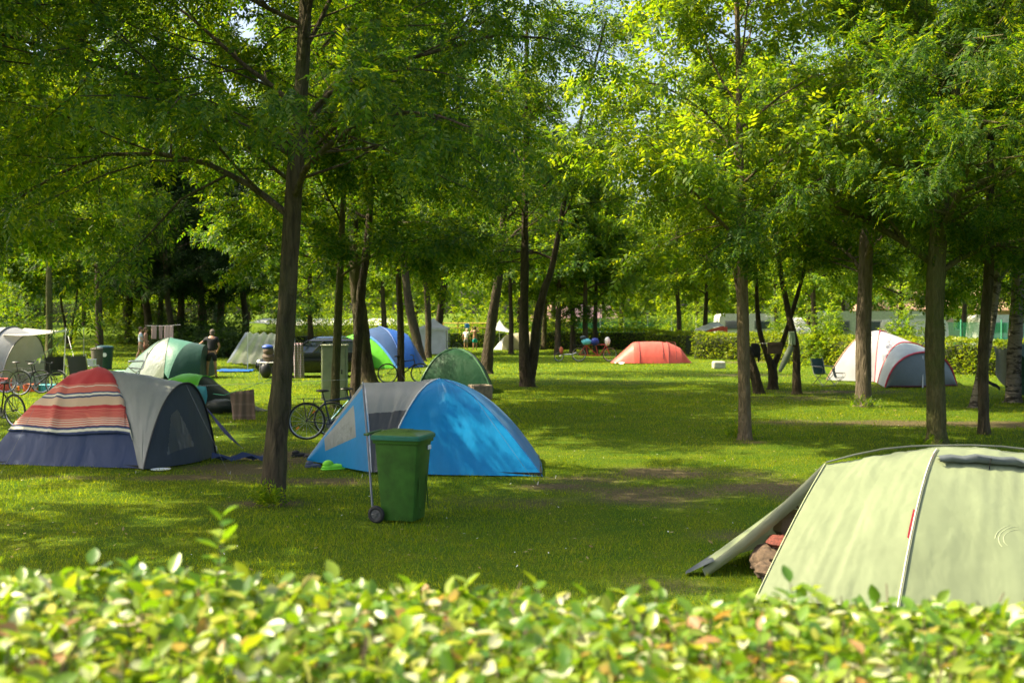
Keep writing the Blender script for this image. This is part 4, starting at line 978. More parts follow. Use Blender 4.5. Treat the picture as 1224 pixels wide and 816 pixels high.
# blue and lime big dome
def blue_lime():
    y = 50.; bb, dk, st = fabric('royal_blue_fabric', (.012, .10, .42), .25, .45, .3), fabric('ink_blue_fabric', (.03, .075, .19), .15, .45, .3), fabric('sky_blue_fabric', (.10, .32, .75), .25, .45, .3)
    g0 = Wp(420, 440, y); root = thing('dome_tent', 'large blue dome tent with a lime green front panel behind the parked bicycle', 'tent', (-5.6, y + 1, 0))
    a = arch((-7.4, 49.1, .03), (-7.5, 50.1, 1.25), (-7.5, 52, .03), 21, .7); b = arch((-4.95, 48.9, .03), (-6.85, 50.2, 1.50), (-6.4, 52.4, .03), 21, .5)
    c = arch((-4.7, 49.2, .03), (-5.95, 50.8, 1.78), (-5.2, 52.4, .03), 21, .6); d = arch((-4.1, 49.6, .03), (-4.8, 50.7, 1.50), (-4.3, 52.2, .03), 21, .55)
    cen = (-5.6, 50.8, 0)
    lf = [Vector((-8.9 + .1, 50 + 1.5 * i / 20, .03)) for i in range(21)]
    sheet(root, 'front_panel', ruled(a, b, 9, .03, cen, .008, 2), LIME); sheet(root, 'flysheet', [r for r in ruled(off(b, cen, .0), c, 5, .03, cen)], dk)
    sheet(root, 'flysheet', ruled(c, d, 7, .03, cen, .008, 4), bb); sheet(root, 'end_panel', [d, [Vector((-3.9, 49.9 + 2.1 * i / 20, .03)) for i in range(21)]], bb)
    sheet(root, 'side_panel', ruled(lf, a, 7, -.02, cen), st)
    cord(root, 'pole', off(b, cen, .03), .05, st, 6); cord(root, 'pole', off(c, cen, .02), .022, bb, 6)
    wv = MB(); n1 = a[5].lerp(b[5], .55); n2 = a[9].lerp(b[9], .35)
    wv.ring(n1.lerp(n2, .5) + Vector((0, -.06, 0)), (0, 1, 0), .22, .02, 18, 5).build('window', BLK, root)
blue_lime()
# bottle green round dome
dome('round bottle green dome tent just behind the bright blue tent', [(-2.85, 33.9, .03), (-.45 - .15, 33.6, .03), (-.6, 35.8, .03), (-2.95, 36., .03)], (-1.72, 34.8, 1.30),
     [GRN, fabric('teal_green_fabric', (.02, .12, .09), .2, .4, .4), GRN, fabric('mid_green', (.04, .14, .06), .2, .4, .4)], None, .62, fabric('light_green_tape', (.10, .24, .12), .2, .5), pr=.02)
# red tunnel tent
def red_tent():
    y = 54.5; X = lambda px: (px - 612) / F * y; cen = (X(775), y, 0)
    root = thing('tunnel_tent', 'coral red tunnel tent pitched on the sunlit lawn far off', 'tent', cen)
    def ar(px, h, w): return arch((X(px), y - w, .03), (X(px), y, h), (X(px), y + w, .03), 21, .8)
    a0 = [Vector((X(730), y - .3 + .6 * i / 20, .03)) for i in range(21)]; a1, a2, a3, a4 = ar(756, .98, .75), ar(763, 1.02, .8), ar(797, 1.02, .8), ar(813, .72, .65); a5 = [Vector((X(826), y - .3 + .6 * i / 20, .03)) for i in range(21)]
    for k, (p, q) in enumerate([(a0, a1), (a1, a2), (a2, a3), (a3, a4), (a4, a5)]): sheet(root, ['end_panel', 'flysheet', 'flysheet', 'flysheet', 'end_panel'][k], ruled(p, q, 7, .01, cen, .006, k), RED)
    for p in (a2, a3): cord(root, 'pole', off(p, cen, .01), .018, plain('dark_red_piping', (.12, .02, .02), .6), 5)
    d = [p + Vector((-.03, -.01, 0)) for p in off([a2[j].lerp(a3[j], .82) for j in range(1, 9)], cen, .02)] ; e = [p for p in off([a2[j].lerp(a3[j], 1.25) for j in range(1, 9)], cen, .02)]
    cord(root, 'door_seam', d + [a2[9].lerp(a3[9], 1.02) + Vector((0, -.02, .02))] + e[::-1], .014, plain('dark_red_piping', (.12, .02, .02), .6), 5)
    guy(root, a1[10], (X(722), y - .3, 0))
    o = sheet(None, 'cloth', [[Vector((X(733) + .12 * i, y - .9 + .1 * j, .03 + .06 * math.sin(i * 1.9 + j))) for j in range(4)] for i in range(5)], WHT); tag(o, 'white cloth lying at the left tip of the coral red tent', 'cloth')
red_tent()
# white, grey and red dome on the right
def wgr_tent():
    root = thing('dome_tent', 'white and grey family dome tent with red piping behind the rough barked tree', 'tent', (13.4, 39.5, 0))
    fw, fm, fd = fabric('white_tent', (.46, .46, .52), .3, .5, .4), fabric('grey_blue_tent', (.30, .37, .40), .25, .45, .6), fabric('slate_tent', (.19, .225, .23), .2, .5, .3)
    cen = (13.0, 39.8, 0); y = 39.
    gg = lambda px, py: Gp(px, py) + Vector((0, 0, .03))
    far = arch((11.15, 40.3, .03), (12.75, 40.3, 1.72), (12.6, 42.4, .03), 21, .42)
    m1 = arch(gg(1046, 457), (12.95, 40.0, 1.76), (14.6, 41.8, .03), 21, .5)
    mid = arch(gg(1049, 459), Wp(1080, 409.5, 38.8), (15.6, 40.6, .03), 21, .62)
    m2 = arch(gg(1058, 464), Wp(1106, 421, 36.9), gg(1143, 462), 21, .8)
    fl_ = arch(gg(1064, 468), Wp(1108, 440, 36.2), gg(1141, 467), 21, .85)
    sheet(root, 'flysheet', ruled(far, m1, 9, .04, cen, .008, 3), fw); sheet(root, 'flysheet', ruled(m1, mid, 9, .03, cen, .008, 4), fw)
    sheet(root, 'flysheet', ruled(mid, m2, 9, .03, cen, .010, 5), fm, 'shiny grey blue middle panel')
    base = [m2[0].lerp(m2[-1], i / 20) + Vector((0, -.25 * math.sin(math.pi * i / 20), 0)) for i in range(21)]
    sheet(root, 'front_wall', [[p.lerp(q, t) + Vector((0, -.10 * math.sin(math.pi * t), 0)) for p, q in zip(m2, base)] for t in (0, .25, .5, .75, 1)], fd)
    m3 = m2
    for a in (m1, mid): cord(root, 'pole', off(a, cen, .02), .026, REDP, 5)
    cord(root, 'pole', off(m2, cen, .02), .032, REDP, 5); cord(root, 'pole', off(far, cen, .015), .018, plain('tan_piping', (.45, .25, .15), .6), 5)
    t_ = m3[10]; cord(root, 'strap', [t_ + Vector((-.12, -.12, -.12)), Vector((t_.x - .30, t_.y - .6, 0))], .022, WHT, 5)
    guy(root, m3[16], (14.9, 35.9, 0))
    b = MB(); b.tube([base[i] + Vector((0, -.04, .03)) for i in (0, 5, 10, 15, 20)], .03, 5).build('hem', plain('black_red_hem', (.10, .01, .015), .7), root)
wgr_tent()
# white pavilion with scalloped roof
def pavilion():
    y = 66; X = lambda px: (px - 612) / F * y
    root = thing('pavilion', 'white pavilion tent with a scalloped roof edge standing behind dark trunks', 'pavilion', (X(517), y + .8, 0))
    x0, x1, y0, y1 = X(501), X(533), y, y + 1.7; zt = 1.55
    for (a, b) in [((x0, y0), (x1, y0)), ((x1, y0), (x1, y1)), ((x1, y1), (x0, y1)), ((x0, y1), (x0, y0))]:
        sheet(root, 'wall', [[Vector((a[0] + (b[0] - a[0]) * i / 16, a[1] + (b[1] - a[1]) * i / 16 + .02 * math.sin(i * 2.2), z)) for z in (0.02, .8, zt)] for i in range(17)], WHTF)
    m_ = MB(); ap = Vector(((x0 + x1) / 2, (y0 + y1) / 2, 2.12)); e = .12
    cs = [Vector((x0 - e, y0 - e, zt)), Vector((x1 + e, y0 - e, zt)), Vector((x1 + e, y1 + e, zt)), Vector((x0 - e, y1 + e, zt))]
    for i in range(4):
        a, b = cs[i], cs[(i + 1) % 4]; m_.grid([[ap.lerp(a.lerp(b, s / 6), t / 5) + Vector((0, 0, -.12 * math.sin(math.pi * t / 5))) for s in range(7)] for t in range(6)])
        m_.grid([[a.lerp(b, s / 24) - Vector((0, 0, .0)), a.lerp(b, s / 24) - Vector((0, 0, .10 + .07 * abs(math.sin(s * math.pi / 4))))] for s in [q for q in range(25)]] if True else [])
    m_.build('roof', WHTF, root)
    for c in cs: cord(root, 'pole', [Vector((c.x, c.y, 0)), c], .02, ALU, 6)
pavilion()
# low white tent with a canopy
def white_low():
    y = 74; X = lambda px: (px - 612) / F * y
    root = thing('dome_tent', 'low white tent far off with a peaked canopy and beige front', 'tent', (X(617), y, 0)); cen = (X(615), y, 0)
    a = [Vector((X(590), y + 1.2 * i / 20, .03)) for i in range(21)]; b = arch((X(600), y - .6, .03), (X(606), y, 1.0), (X(602), y + 1, .03), 21, .7); c = arch((X(634), y - .6, .03), (X(634), y, 1.2), (X(634), y + 1, .03), 21, .85)
    sheet(root, 'flysheet', ruled(a, b, 7, .02, cen), WHTF); sheet(root, 'flysheet', ruled(b, c, 7, .02, cen), fabric('beige_fabric', (.50, .45, .32), .3, .5)); sheet(root, 'end_wall', [c, [c[0].lerp(c[-1], i / 20) for i in range(21)]], WHTF)
    cn = thing('sail_awning', 'small peaked white sail canopy left of the low white tent', 'awning', (X(598), y, 0)); pk = Vector((X(597), y, 1.95))
    m_ = MB(); cs = [(X(586), y - 1, 1.35), (X(610), y - 1, 1.15), (X(612), y + 1, 1.2), (X(588), y + 1, 1.35)]
    for i in range(4): m_.grid([[pk.lerp(Vector(cs[i]).lerp(Vector(cs[(i + 1) % 4]), s / 4), t / 4) + Vector((0, 0, -.12 * math.sin(math.pi * t / 4))) for s in range(5)] for t in range(5)])
    m_.build('sail', WHTF, cn)
    for c_ in cs[:2] + cs[3:]: cord(cn, 'pole', [Vector((c_[0], c_[1], 0)), Vector(c_)], .02, ALU, 6)
    cord(cn, 'pole', [Vector((pk.x, pk.y, 0)), pk], .02, ALU, 6)
white_low()
# tarp and cloth at the right edge
def right_tarp():
    y = 31.2; root = thing('tarp', 'grey beige tarp draped over a rope beside the thick birch', 'tarp', (13.8, y, 0))
    a, b = Wp(1188, 414, y), Wp(1212, 418, y)
    def q(u, v): p = a.lerp(b, u); return Vector((p.x - .05 * v + .03 * math.sin(v * 4), y - .25 * v + .05 * math.sin(u * 9), p.z - v * (.72 + .62 * u) - .04 * math.sin(u * 5)))
    sheet(root, 'cloth', [[q(i / 10, j / 8) for j in range(9)] for i in range(11)], fabric('beige_tarp', (.33, .34, .29), .25, .7, .4))
    g = thing('dome_tent', 'dark green tarp tent cut off by the right edge of the view', 'tent', (15.2, 31, 0))
    r = [Wp(1211, 412, 31.), Wp(1262, 408, 31.4)]; 
    sheet(g, 'flysheet', [[r[0].lerp(r[1], i / 8).lerp(Vector((13.7 + 1.9 * i / 8 + .55 * (1 - i / 8), 29.9, .5 * (1 - i / 8) + .05)), j / 8) + Vector((0, 0, -.08 * math.sin(math.pi * j / 8))) for j in range(9)] for i in range(9)], fabric('forest_tarp', (.04, .10, .055), .2, .5, .4))
    sheet(g, 'flysheet', [[r[0].lerp(r[1], i / 8).lerp(Vector((14.2 + 1.9 * i / 8, 32.6, .05)), j / 8) for j in range(9)] for i in range(9)], fabric('forest_tarp', (.04, .10, .055), .2, .5, .4))
    cord(g, 'pole', [Vector((r[0].x, r[0].y, 0)), r[0]], .018, ALU, 6)
    o = MB().ell((14.2, 30.4, .2), (.45, .3, .22), 16, 9, None, .08, 6).build('bag', BLK, None, loc=(14.2, 30.4, 0)); tag(o, 'black bag lying under the green tarp tent at the right edge', 'bag')
    p = Wp(1190, 425, 31.6); o = sheet(None, 'cloth', [[Vector((p.x - .35 + .1 * i, 31.65, .55 - .06 * i + .05 * j + .02 * math.sin(i * 2))) for j in range(3)] for i in range(6)], fabric('navy_cloth', (.02, .03, .07), .1, .7)); tag(o, 'small navy cloth hanging under the beige tarp', 'cloth')
    cord(None, 'rope', [Wp(1188, 414, y) + Vector((-.9, .3, .1)), a, b, Wp(1214, 410, 31.)], .006, PIPE).name = 'rope'; tag(bpy.data.objects['rope'], 'thin rope holding up the grey beige tarp', 'rope')
right_tarp()

# ================================================================ bicycles
def bicycle(label, loc, rz, col=(.02, .02, .025), r=.34, wb=1.05, rack=False, guard=False, refl=False, group=None, tilt=0., rimc=None, frame2=None, step=False):
    root = thing('bicycle', label, 'bicycle', (0, 0, 0), group)
    fm = plain('bike_frame', col, .3, .2, .1, spec=.6); rm = rimc or ALU; xr, xf = -wb / 2, wb / 2
    tyre = plain('tyre_rubber', (.02, .02, .02), .8)
    for x in (xr, xf):
        wv = MB(); wv.disc((x, 0, r), (0, 1, 0), .022, .09, 10); wo = wv.build('wheel', BLK, root)
        MB().ring((x, 0, r), (0, 1, 0), r - .018, .019, 32, 6).build('tyre', tyre, wo)
        rb = MB(); rb.ring((x, 0, r), (0, 1, 0), r - .042, .010, 32, 5)
        for k in range(16):
            a = k * math.pi / 8; rb.tube([(x, .03 * (-1) ** k, r), (x + (r - .04) * math.cos(a), 0, r + (r - .04) * math.sin(a))], .0018, 3, False)
        rb.build('rim', rm, wo)
    bbk = Vector((-.08, 0, .29)); st = Vector((-.20, 0, .78)); hd = Vector((xf - .22, 0, .80)); hl = Vector((xf - .19, 0, .66))
    f_ = MB(); f_.tube([bbk, st], .016, 7); f_.tube([st + (bbk - st) * .12, hd] if not step else [st + (bbk - st) * .5, hl], .016 if not step else .018, 7); f_.tube([bbk, hl], .02, 7); f_.tube([hd + Vector((-.01, 0, .04)), hl - Vector((-.01, 0, .03))], .019, 7)
    for s in (-1, 1):
        f_.tube([(xr, .05 * s, r), bbk + Vector((0, .03 * s, 0))], .010, 5); f_.tube([(xr, .05 * s, r), st + (bbk - st) * .15], .009, 5)
    f_.build('frame', fm, root)
    k_ = MB()
    for s in (-1, 1): k_.tube([hl + Vector((.01, .03 * s, -.02)), Vector((xf - .05, .05 * s, .52)), Vector((xf, .05 * s, r))], .012, 6)
    k_.build('fork', plain('fork_paint', frame2 or col, .3, .2, .1, spec=.6), root)
    s_ = MB(); s_.tube([st, st + Vector((-.03, 0, .12))], .013, 6); s_.add([], []); s_.ell(st + Vector((-.03, 0, .145)), (.13, .07, .03), 12, 6); s_.build('saddle', BLK, root)
    h = MB(); top = hd + Vector((-.03, 0, .14)); h.tube([hd, top], .013, 6)
    h.tube([top + Vector((-.10, -.29, .03)), top + Vector((-.02, -.20, .03)), top + Vector((.02, -.05, 0)), top + Vector((.02, .05, 0)), top + Vector((-.02, .2, .03)), top + Vector((-.10, .29, .03))], .012, 6); h.build('handlebar', BLK, root)
    c = MB(); c.disc(bbk, (0, 1, 0), .085, .012, 18); c.tube([bbk + Vector((0, -.06, 0)), bbk + Vector((.10, -.08, -.13))], .010, 5); c.tube([bbk + Vector((0, .06, 0)), bbk + Vector((-.10, .08, .13))], .010, 5)
    c.box(bbk + Vector((.10, -.13, -.13)), (.09, .08, .02)); c.box(bbk + Vector((-.10, .13, .13)), (.09, .08, .02)); c.build('crank', plain('crank_steel', (.2, .2, .2), .4, .8), root)
    ch = MB(); ch.tube([(xr, .04, r + .035), bbk + Vector((0, .04, .08))], .006, 4); ch.tube([(xr, .04, r - .035), bbk + Vector((0, .04, -.08))], .006, 4); ch.build('chain', BLK, root)
    if rack:
        q = MB(); z = 2 * r + .07
        for s in (-1, 1): q.tube([(xr - .18, .06 * s, z), (xr + .27, .06 * s, z), (-.20, .02 * s, z + .02)], .006, 5); q.tube([(xr, .07 * s, r), (xr - .06, .07 * s, z)], .006, 5); q.tube([(xr, .07 * s, r), (xr + .15, .07 * s, z)], .006, 5)
        q.tube([(xr - .18, -.06, z), (xr - .18, .06, z)], .006, 5); q.build('rack', BLK, root)
    if guard:
        for x, a0, a1 in ((xr, .5, 2.9), (xf, .3, 2.5)):
            q = MB(); P = []
            for i in range(15):
                a = a0 + (a1 - a0) * i / 14; P.append([Vector((x + (r + .03) * math.cos(a), w_, r + (r + .03) * math.sin(a))) for w_ in (-.025, 0, .025)])
            q.grid(P).build('mudguard', plain('guard_grey', (.25, .26, .25), .4), root)
    if refl:
        for a in (.9, 3.8): MB().box((xr + .6 * r * math.cos(a), 0, r + .6 * r * math.sin(a)), (.07, .02, .035), M=Matrix.Rotation(-a, 4, 'Y'), bev=.005).build('reflector', plain('orange_reflector', (.85, .25, .02), .2), root)
    stn = MB(); stn.tube([(-.15, -.04, .30), (-.22, -.17, .01)], .009, 5); stn.build('kickstand', BLK, root)
    root.location = loc; root.rotation_euler = (tilt, 0, rz); return root
g = Gp(367, 526); XX = g.x + .50
bicycle('blue and black bicycle with orange reflectors leaning near the mossy tree', (XX, 21.6, 0), R(7), (.01, .02, .05), r=.355, guard=True, refl=True, rack=True, tilt=-.06, frame2=(.02, .12, .5))
bicycle('bicycle of turquoise and black frame close behind the blue and black one', (XX + .35, 22.3, 0), R(14), (.01, .15, .22), r=.34, tilt=.08)
g = Gp(466, 457); bicycle('dark bicycle leaning on the thin trunk before the blue and lime tent', ((483 - 612) / F * 38.8, 38.8, 0), R(4), (.02, .02, .02), r=.345, wb=1.12, tilt=-.05)
g = Gp(20, 475); bicycle('large black city bicycle standing in front of the folding chairs', (-13.75, 33.0, 0), R(-8), (.015, .015, .015), r=.36, wb=1.15, rack=True, guard=True, step=True, tilt=-.05)
bicycle('second dark bicycle standing behind the large black city bicycle', (-14.6, 34.0, 0), R(-4), (.03, .03, .03), r=.35, wb=1.1, step=True)
bicycle('black bicycle cut off by the left edge in front of the tents', (-10.9, 24.2, 0), R(150), (.012, .012, .014), r=.35, rack=True, tilt=-.05)
bicycle('far bicycle parked at the right corner of the white pavilion', ((536 - 612) / F * 67, 67, 0), R(10), (.03, .03, .02), r=.34)
# tandem loaded with bags, and its trailer
def tandem():
    y = 56.3; X = lambda px: (px - 612) / F * y; root = thing('tandem_bicycle', 'long tandem bicycle loaded with bags left of the coral red tent', 'bicycle', (X(712), y, 0))
    r = .36; x0, x1 = X(692) - X(712), X(729) - X(712); o_ = Vector((X(712), y, 0)); tyre = plain('tyre_rubber', (.02, .02, .02), .8); fm = plain('red_frame', (.45, .05, .04), .35)
    for x in (x0, x1):
        wo = MB().disc(o_ + Vector((x, 0, r)), (0, 1, 0), .03, .09, 10).build('wheel', BLK, root); MB().ring(o_ + Vector((x, 0, r)), (0, 1, 0), r - .02, .02, 28, 5).build('tyre', tyre, wo)
        rb = MB().ring(o_ + Vector((x, 0, r)), (0, 1, 0), r - .045, .012, 28, 5)
        for k in range(12): rb.tube([o_ + Vector((x, 0, r)), o_ + Vector((x + .31 * math.cos(k * .524), 0, r + .31 * math.sin(k * .524)))], .003, 3, False)
        rb.build('rim', ALU, wo)
    f_ = MB(); p = lambda x, z: o_ + Vector((x, 0, z)); 
    for a, b in [((x0 + .45, .3), (x1 - .5, .3)), ((x0 + .3, .82), (x1 - .2, .84)), ((x0 + .45, .3), (x0 + .3, .9)), ((.12, .3), (-.02, .92)), ((x1 - .5, .3), (x1 - .2, .8)), ((x0, r), (x0 + .45, .3)), ((x0, r), (x0 + .32, .8)), ((.12, .3), (x0 + .35, .8)), ((x1 - .2, 1.0), (x1 - .15, .66)), ((x1 - .15, .66), (x1, r))]: f_.tube([p(*a), p(*b)], .02, 6)
    f_.build('frame', fm, root)
    for x in (x0 + .28, -.03): MB().ell(p(x, .95), (.14, .08, .04), 12, 6).build('saddle', BLK, root)
    for x in (.12, x1 - .2): h = MB(); h.tube([p(x, .9), p(x, 1.02)], .015, 5); h.tube([p(x - .1, 1.04) + Vector((0, -.28, 0)), p(x, 1.02), p(x - .1, 1.04) + Vector((0, .28, 0))], .015, 5); h.build('handlebar', BLK, root)
    MB().box(p(x0 - .05, .80), (.5, .16, .02)).build('rack', BLK, root)
    for (px, z, s, col, lb) in [(701, .98, (.26, .16, .16), (.10, .45, .50), 'turquoise bag strapped over the rear wheel of the tandem'), (697, 1.18, (.16, .12, .10), (.02, .04, .05), 'small dark bundle on top of the turquoise bag on the tandem'), (711, .98, (.22, .18, .19), (.01, .03, .22), 'dark blue bag hanging in the middle of the tandem'), (726, 1.0, (.14, .14, .22), (.68, .66, .62), 'white sack hanging at the front of the tandem')]:
        o = MB().ell((X(px), y - .05, z), s, 14, 9, None, .08, px).build('bag', fabric('bag_cloth_%d' % px, col, .05, .6), None, loc=(X(px), y - .05, z)); tag(o, lb, 'bag', 'bags carried by the tandem')
    t = thing('bike_trailer', 'single wheel child trailer hitched behind the tandem bicycle', 'trailer', (X(672), y, 0)); r = .24
    wo = MB().disc((X(668), y, r), (0, 1, 0), .03, .08, 10).build('wheel', BLK, t); MB().ring((X(668), y, r), (0, 1, 0), r - .02, .02, 24, 5).build('tyre', tyre, wo); MB().ring((X(668), y, r), (0, 1, 0), r - .04, .012, 24, 5).build('rim', ALU, wo)
    MB().tube([(X(668), y, r), (X(672), y, .35), (X(684), y, .36), (X(689), y, .45)], .02, 6).tube([(X(671), y, .34), (X(670), y, .62)], .015, 6).build('frame', ALU, t)
    MB().ell((X(670), y, .66), (.12, .08, .04), 10, 6).build('saddle', BLK, t)
    o = MB().ell((X(671), y - .04, .55), (.10, .10, .18), 12, 8, None, .1, 5).build('bag', plain('rust_cloth', (.40, .10, .04), .8), None, loc=(X(671), y, .5)); tag(o, 'rust coloured bag on the trailer behind the tandem', 'bag')
tandem()
# ================================================================ wheelie bin and pole
def wheelie_bin():
    g = Gp(480, 625); x, y = g.x, g.y; root = thing('wheelie_bin', 'green wheelie bin with a teal rimmed lid on the near lawn', 'bin', (0, 0, 0))
    gr = plain('bin_green', (.032, .105, .012), .42, var=.28, scale=7, bmp=.05); tl = plain('bin_teal', (.010, .12, .075), .4); w_ = .245
    def sec(z, a, b, by, r_=.04): return [Vector((sx * (a - r_ * (1 - c)) , by + sy * (b - r_ * (1 - s)), z)) for sx, sy, cs in [(-1, -1, [(1, 0), (.7, .7), (0, 1)]), (1, -1, [(0, 1), (.7, .7), (1, 0)]), (1, 1, [(1, 0), (.7, .7), (0, 1)]), (-1, 1, [(0, 1), (.7, .7), (1, 0)])] for c, s in cs]
    rows = [sec(.03, .19, .20, 0), sec(.10, .195, .205, 0), sec(.90, .235, .265, 0), sec(.905, .255, .285, 0), sec(.945, .26, .29, 0)]
    m_ = MB(); n = 12
    for r_ in rows: m_.v += r_
    m_.f += [[i * n + k, i * n + (k + 1) % n, (i + 1) * n + (k + 1) % n, (i + 1) * n + k] for i in range(4) for k in range(n)] + [list(range(n))[::-1]]
    for sx in (-1, 1): m_.box((sx * .12, -.235, .5), (.018, .012, .72), M=Matrix.Rotation(-.075, 4, 'X'), bev=.004)
    m_.build('body', gr, root)
    l = MB(); lr = [sec(.948, .275, .305, .0), sec(.985, .275, .305, .0), sec(1.0, .262, .292, .0)]
    for r_ in lr: l.v += r_
    l.f += [[i * n + k, i * n + (k + 1) % n, (i + 1) * n + (k + 1) % n, (i + 1) * n + k] for i in range(2) for k in range(n)] + [list(range(n))[::-1]]
    l.build('lid_rim', tl, root)
    t = MB(); tr = [sec(1.0, .262, .292, 0), sec(1.022, .235, .26, .01), sec(1.034, .15, .17, .02)]
    for r_ in tr: t.v += r_
    t.f += [[i * n + k, i * n + (k + 1) % n, (i + 1) * n + (k + 1) % n, (i + 1) * n + k] for i in range(2) for k in range(n)] + [[2 * n + k for k in range(n)]]
    for s in (-.14, 0, .14): t.box((s, .06, 1.036), (.016, .26, .012), bev=.003)
    t.build('lid', plain('lid_green', (.08, .15, .025), .32, var=.15), root)
    hb = MB(); hb.tube([(-.22, .33, 1.0), (-.22, .385, 1.0), (.22, .385, 1.0), (.22, .33, 1.0)], .015, 8); hb.build('handle', gr, root)
    MB().box((.13, -.272, .84), (.10, .006, .05), bev=.002).build('sticker', WHT, root)
    for s in (-1, 1):
        wo = MB(); wo.ring((s * .245, .23, .1), (1, 0, 0), .076, .026, 24, 8); wo = wo.build('wheel', plain('tyre_rubber', (.02, .02, .02), .8), root)
        hbm = MB(); hbm.disc((s * .245, .23, .1), (1, 0, 0), .058, .03, 20); hbm.disc((s * .262, .23, .1), (1, 0, 0), .018, .03, 12)
        for k in range(5): a = k * 1.257; hbm.tube([(s * .262, .23 + .018 * math.cos(a), .1 + .018 * math.sin(a)), (s * .262, .23 + .056 * math.cos(a), .1 + .056 * math.sin(a))], .006, 5)
        hbm.build('rim', plain('hub_grey', (.09, .09, .09), .5), wo)
    MB().tube([(-.25, .23, .1), (.25, .23, .1)], .01, 6).build('axle', BLK, root)
    root.location = (x + .01, y + .1, float(gz(x, y)) + .0); root.rotation_euler = (0, 0, R(73))
wheelie_bin()
a = Gp(446, 612); b = Wp(434, 460, 14.2)
p = MB().tube([Vector((a.x, a.y, -.05)), Vector((a.x, a.y, 0)).lerp(b, .5), b], .014, 8); p.tube([b, b + Vector((0, 0, .05))], [.008, .003], 6)
tag(p.build('tent_pole', GREYP, None, loc=(a.x, a.y, 0)), 'thin grey pole stuck slanting in the grass beside the wheelie bin', 'pole')

# ================================================================ small things by the blue tent
def shoe(label, px, py, col, rz, s=1., gr=None):
    g = Gp(px, py); m_ = MB(); T = Matrix.Rotation(rz, 4, 'Z') @ Matrix.Scale(s, 4)
    m_.ell((0, 0, .035), (.14, .048, .035), 14, 8, None, .03, px); m_.ell((-.06, 0, .07), (.065, .042, .045), 12, 8, None, .04, px + 1); m_.box((0, 0, .012), (.27, .09, .02), bev=.008)
    m_.v = [T @ v + Vector((g.x, g.y, float(gz(g.x, g.y)))) for v in m_.v]
    tag(m_.build('shoe', plain('shoe_%s' % label.split()[0], col, .6), None, loc=(g.x, g.y, 0)), label, 'shoe', gr)
shoe('black shoe lying furthest left before the blue tent', 358, 545, (.02, .02, .02), .3, 1.0, 'shoes before the blue tent')
shoe('dark shoe touching the left corner of the blue tent', 371, 546, (.03, .025, .025), 2.6, 1.0, 'shoes before the blue tent')
shoe('grey blue shoe on the worn grass before the blue tent', 374, 558, (.08, .10, .16), .2, .9, 'shoes before the blue tent')
shoe('bright lime shoe on the grass before the blue tent', 398, 561, (.30, .85, .05), .5, 1.35, 'shoes before the blue tent')
g = Gp(400, 553); tag(MB().ell((g.x, g.y, .08), (.22, .13, .09), 16, 9, None, .12, 3).ell((g.x + .25, g.y + .1, .06), (.15, .1, .07), 14, 8, None, .12, 5).build('bag', plain('black_bag', (.02, .02, .022), .7), None, loc=(g.x, g.y, 0)), 'slumped black bag under the door flap of the blue tent', 'bag')
# hanging brown towel on a line between lime tent and near ash
y = 25.5; a = Wp(268, 472, y); b = Wp(326, 452, y)
o = MB().tube([Wp(250, 470, 28), a, Wp(296, 463, y - .1), b], .006, 5).build('washing_line', plain('green_cord', (.05, .35, .18), .6), None, loc=tuple(a)); tag(o, 'green cord carrying the brown towel towards the near ash', 'line')
def hang(label, px0, px1, py0, py1, y, mat, seed=0, skew=0, cat='towel', name='towel', group=None, both=True):
    P = []; rr = random.Random(seed); ph = rr.uniform(0, 6)
    for i in range(15):
        u = i / 14; row = []
        for j in range(13):
            v = j / 12; q = Wp(px0 + (px1 - px0) * u + skew * v, py0 + (py1 - py0) * v - skew * 0 + 0, y)
            row.append(Vector((q.x, y + .03 * math.sin(u * 9 + ph) * v + .02 * math.sin(u * 21 + v * 3), q.z)))
        P.append(row)
    if both:
        for row in P: row.insert(0, row[0] + Vector((0, .03, .0))); row.insert(0, row[0] + Vector((0, .03, -.25)))
    o = MB().grid(P).build(name, mat, None, loc=tuple(P[7][1]), autosm=False); md = o.modifiers.new('t', 'SOLIDIFY'); md.thickness = .01
    return tag(o, label, cat, group)
def bandmat(name, c1, c2, sc, axis='Z'):
    m_, nt, N, L = new_mat(name); co = coords(nt); s = N.new('ShaderNodeSeparateXYZ'); L.new(co, s.inputs[0])
    w_ = N.new('ShaderNodeMath'); w_.operation = 'MULTIPLY'; w_.inputs[1].default_value = sc; L.new(s.outputs[axis], w_.inputs[0])
    f = N.new('ShaderNodeMath'); f.operation = 'FRACT'; L.new(w_.outputs[0], f.inputs[0]); r = ramp(nt, f.outputs[0], [(0, c1), (.72, c2), (.9, c1)], 'CONSTANT')
    p_ = N.new('ShaderNodeBsdfPrincipled'); p_.inputs['Roughness'].default_value = .9; L.new(r.outputs['Color'], p_.inputs['Base Color']); out(nt, p_.outputs[0]); return m_
o = hang('thick brown bath towel hanging from the green cord', 275, 303, 467, 506, y, bandmat('brown_towel', (.20, .13, .10), (.25, .17, .135), 4.), 4, 3)
for v in o.data.vertices: v.co.z += (v.co.x / .5) * .06
hang('checked grey and pink towel hanging behind the near ash trunk', 350, 362, 410, 452, 33, bandmat('checked_towel', (.32, .30, .34), (.34, .09, .12), 14.), 6, 2)

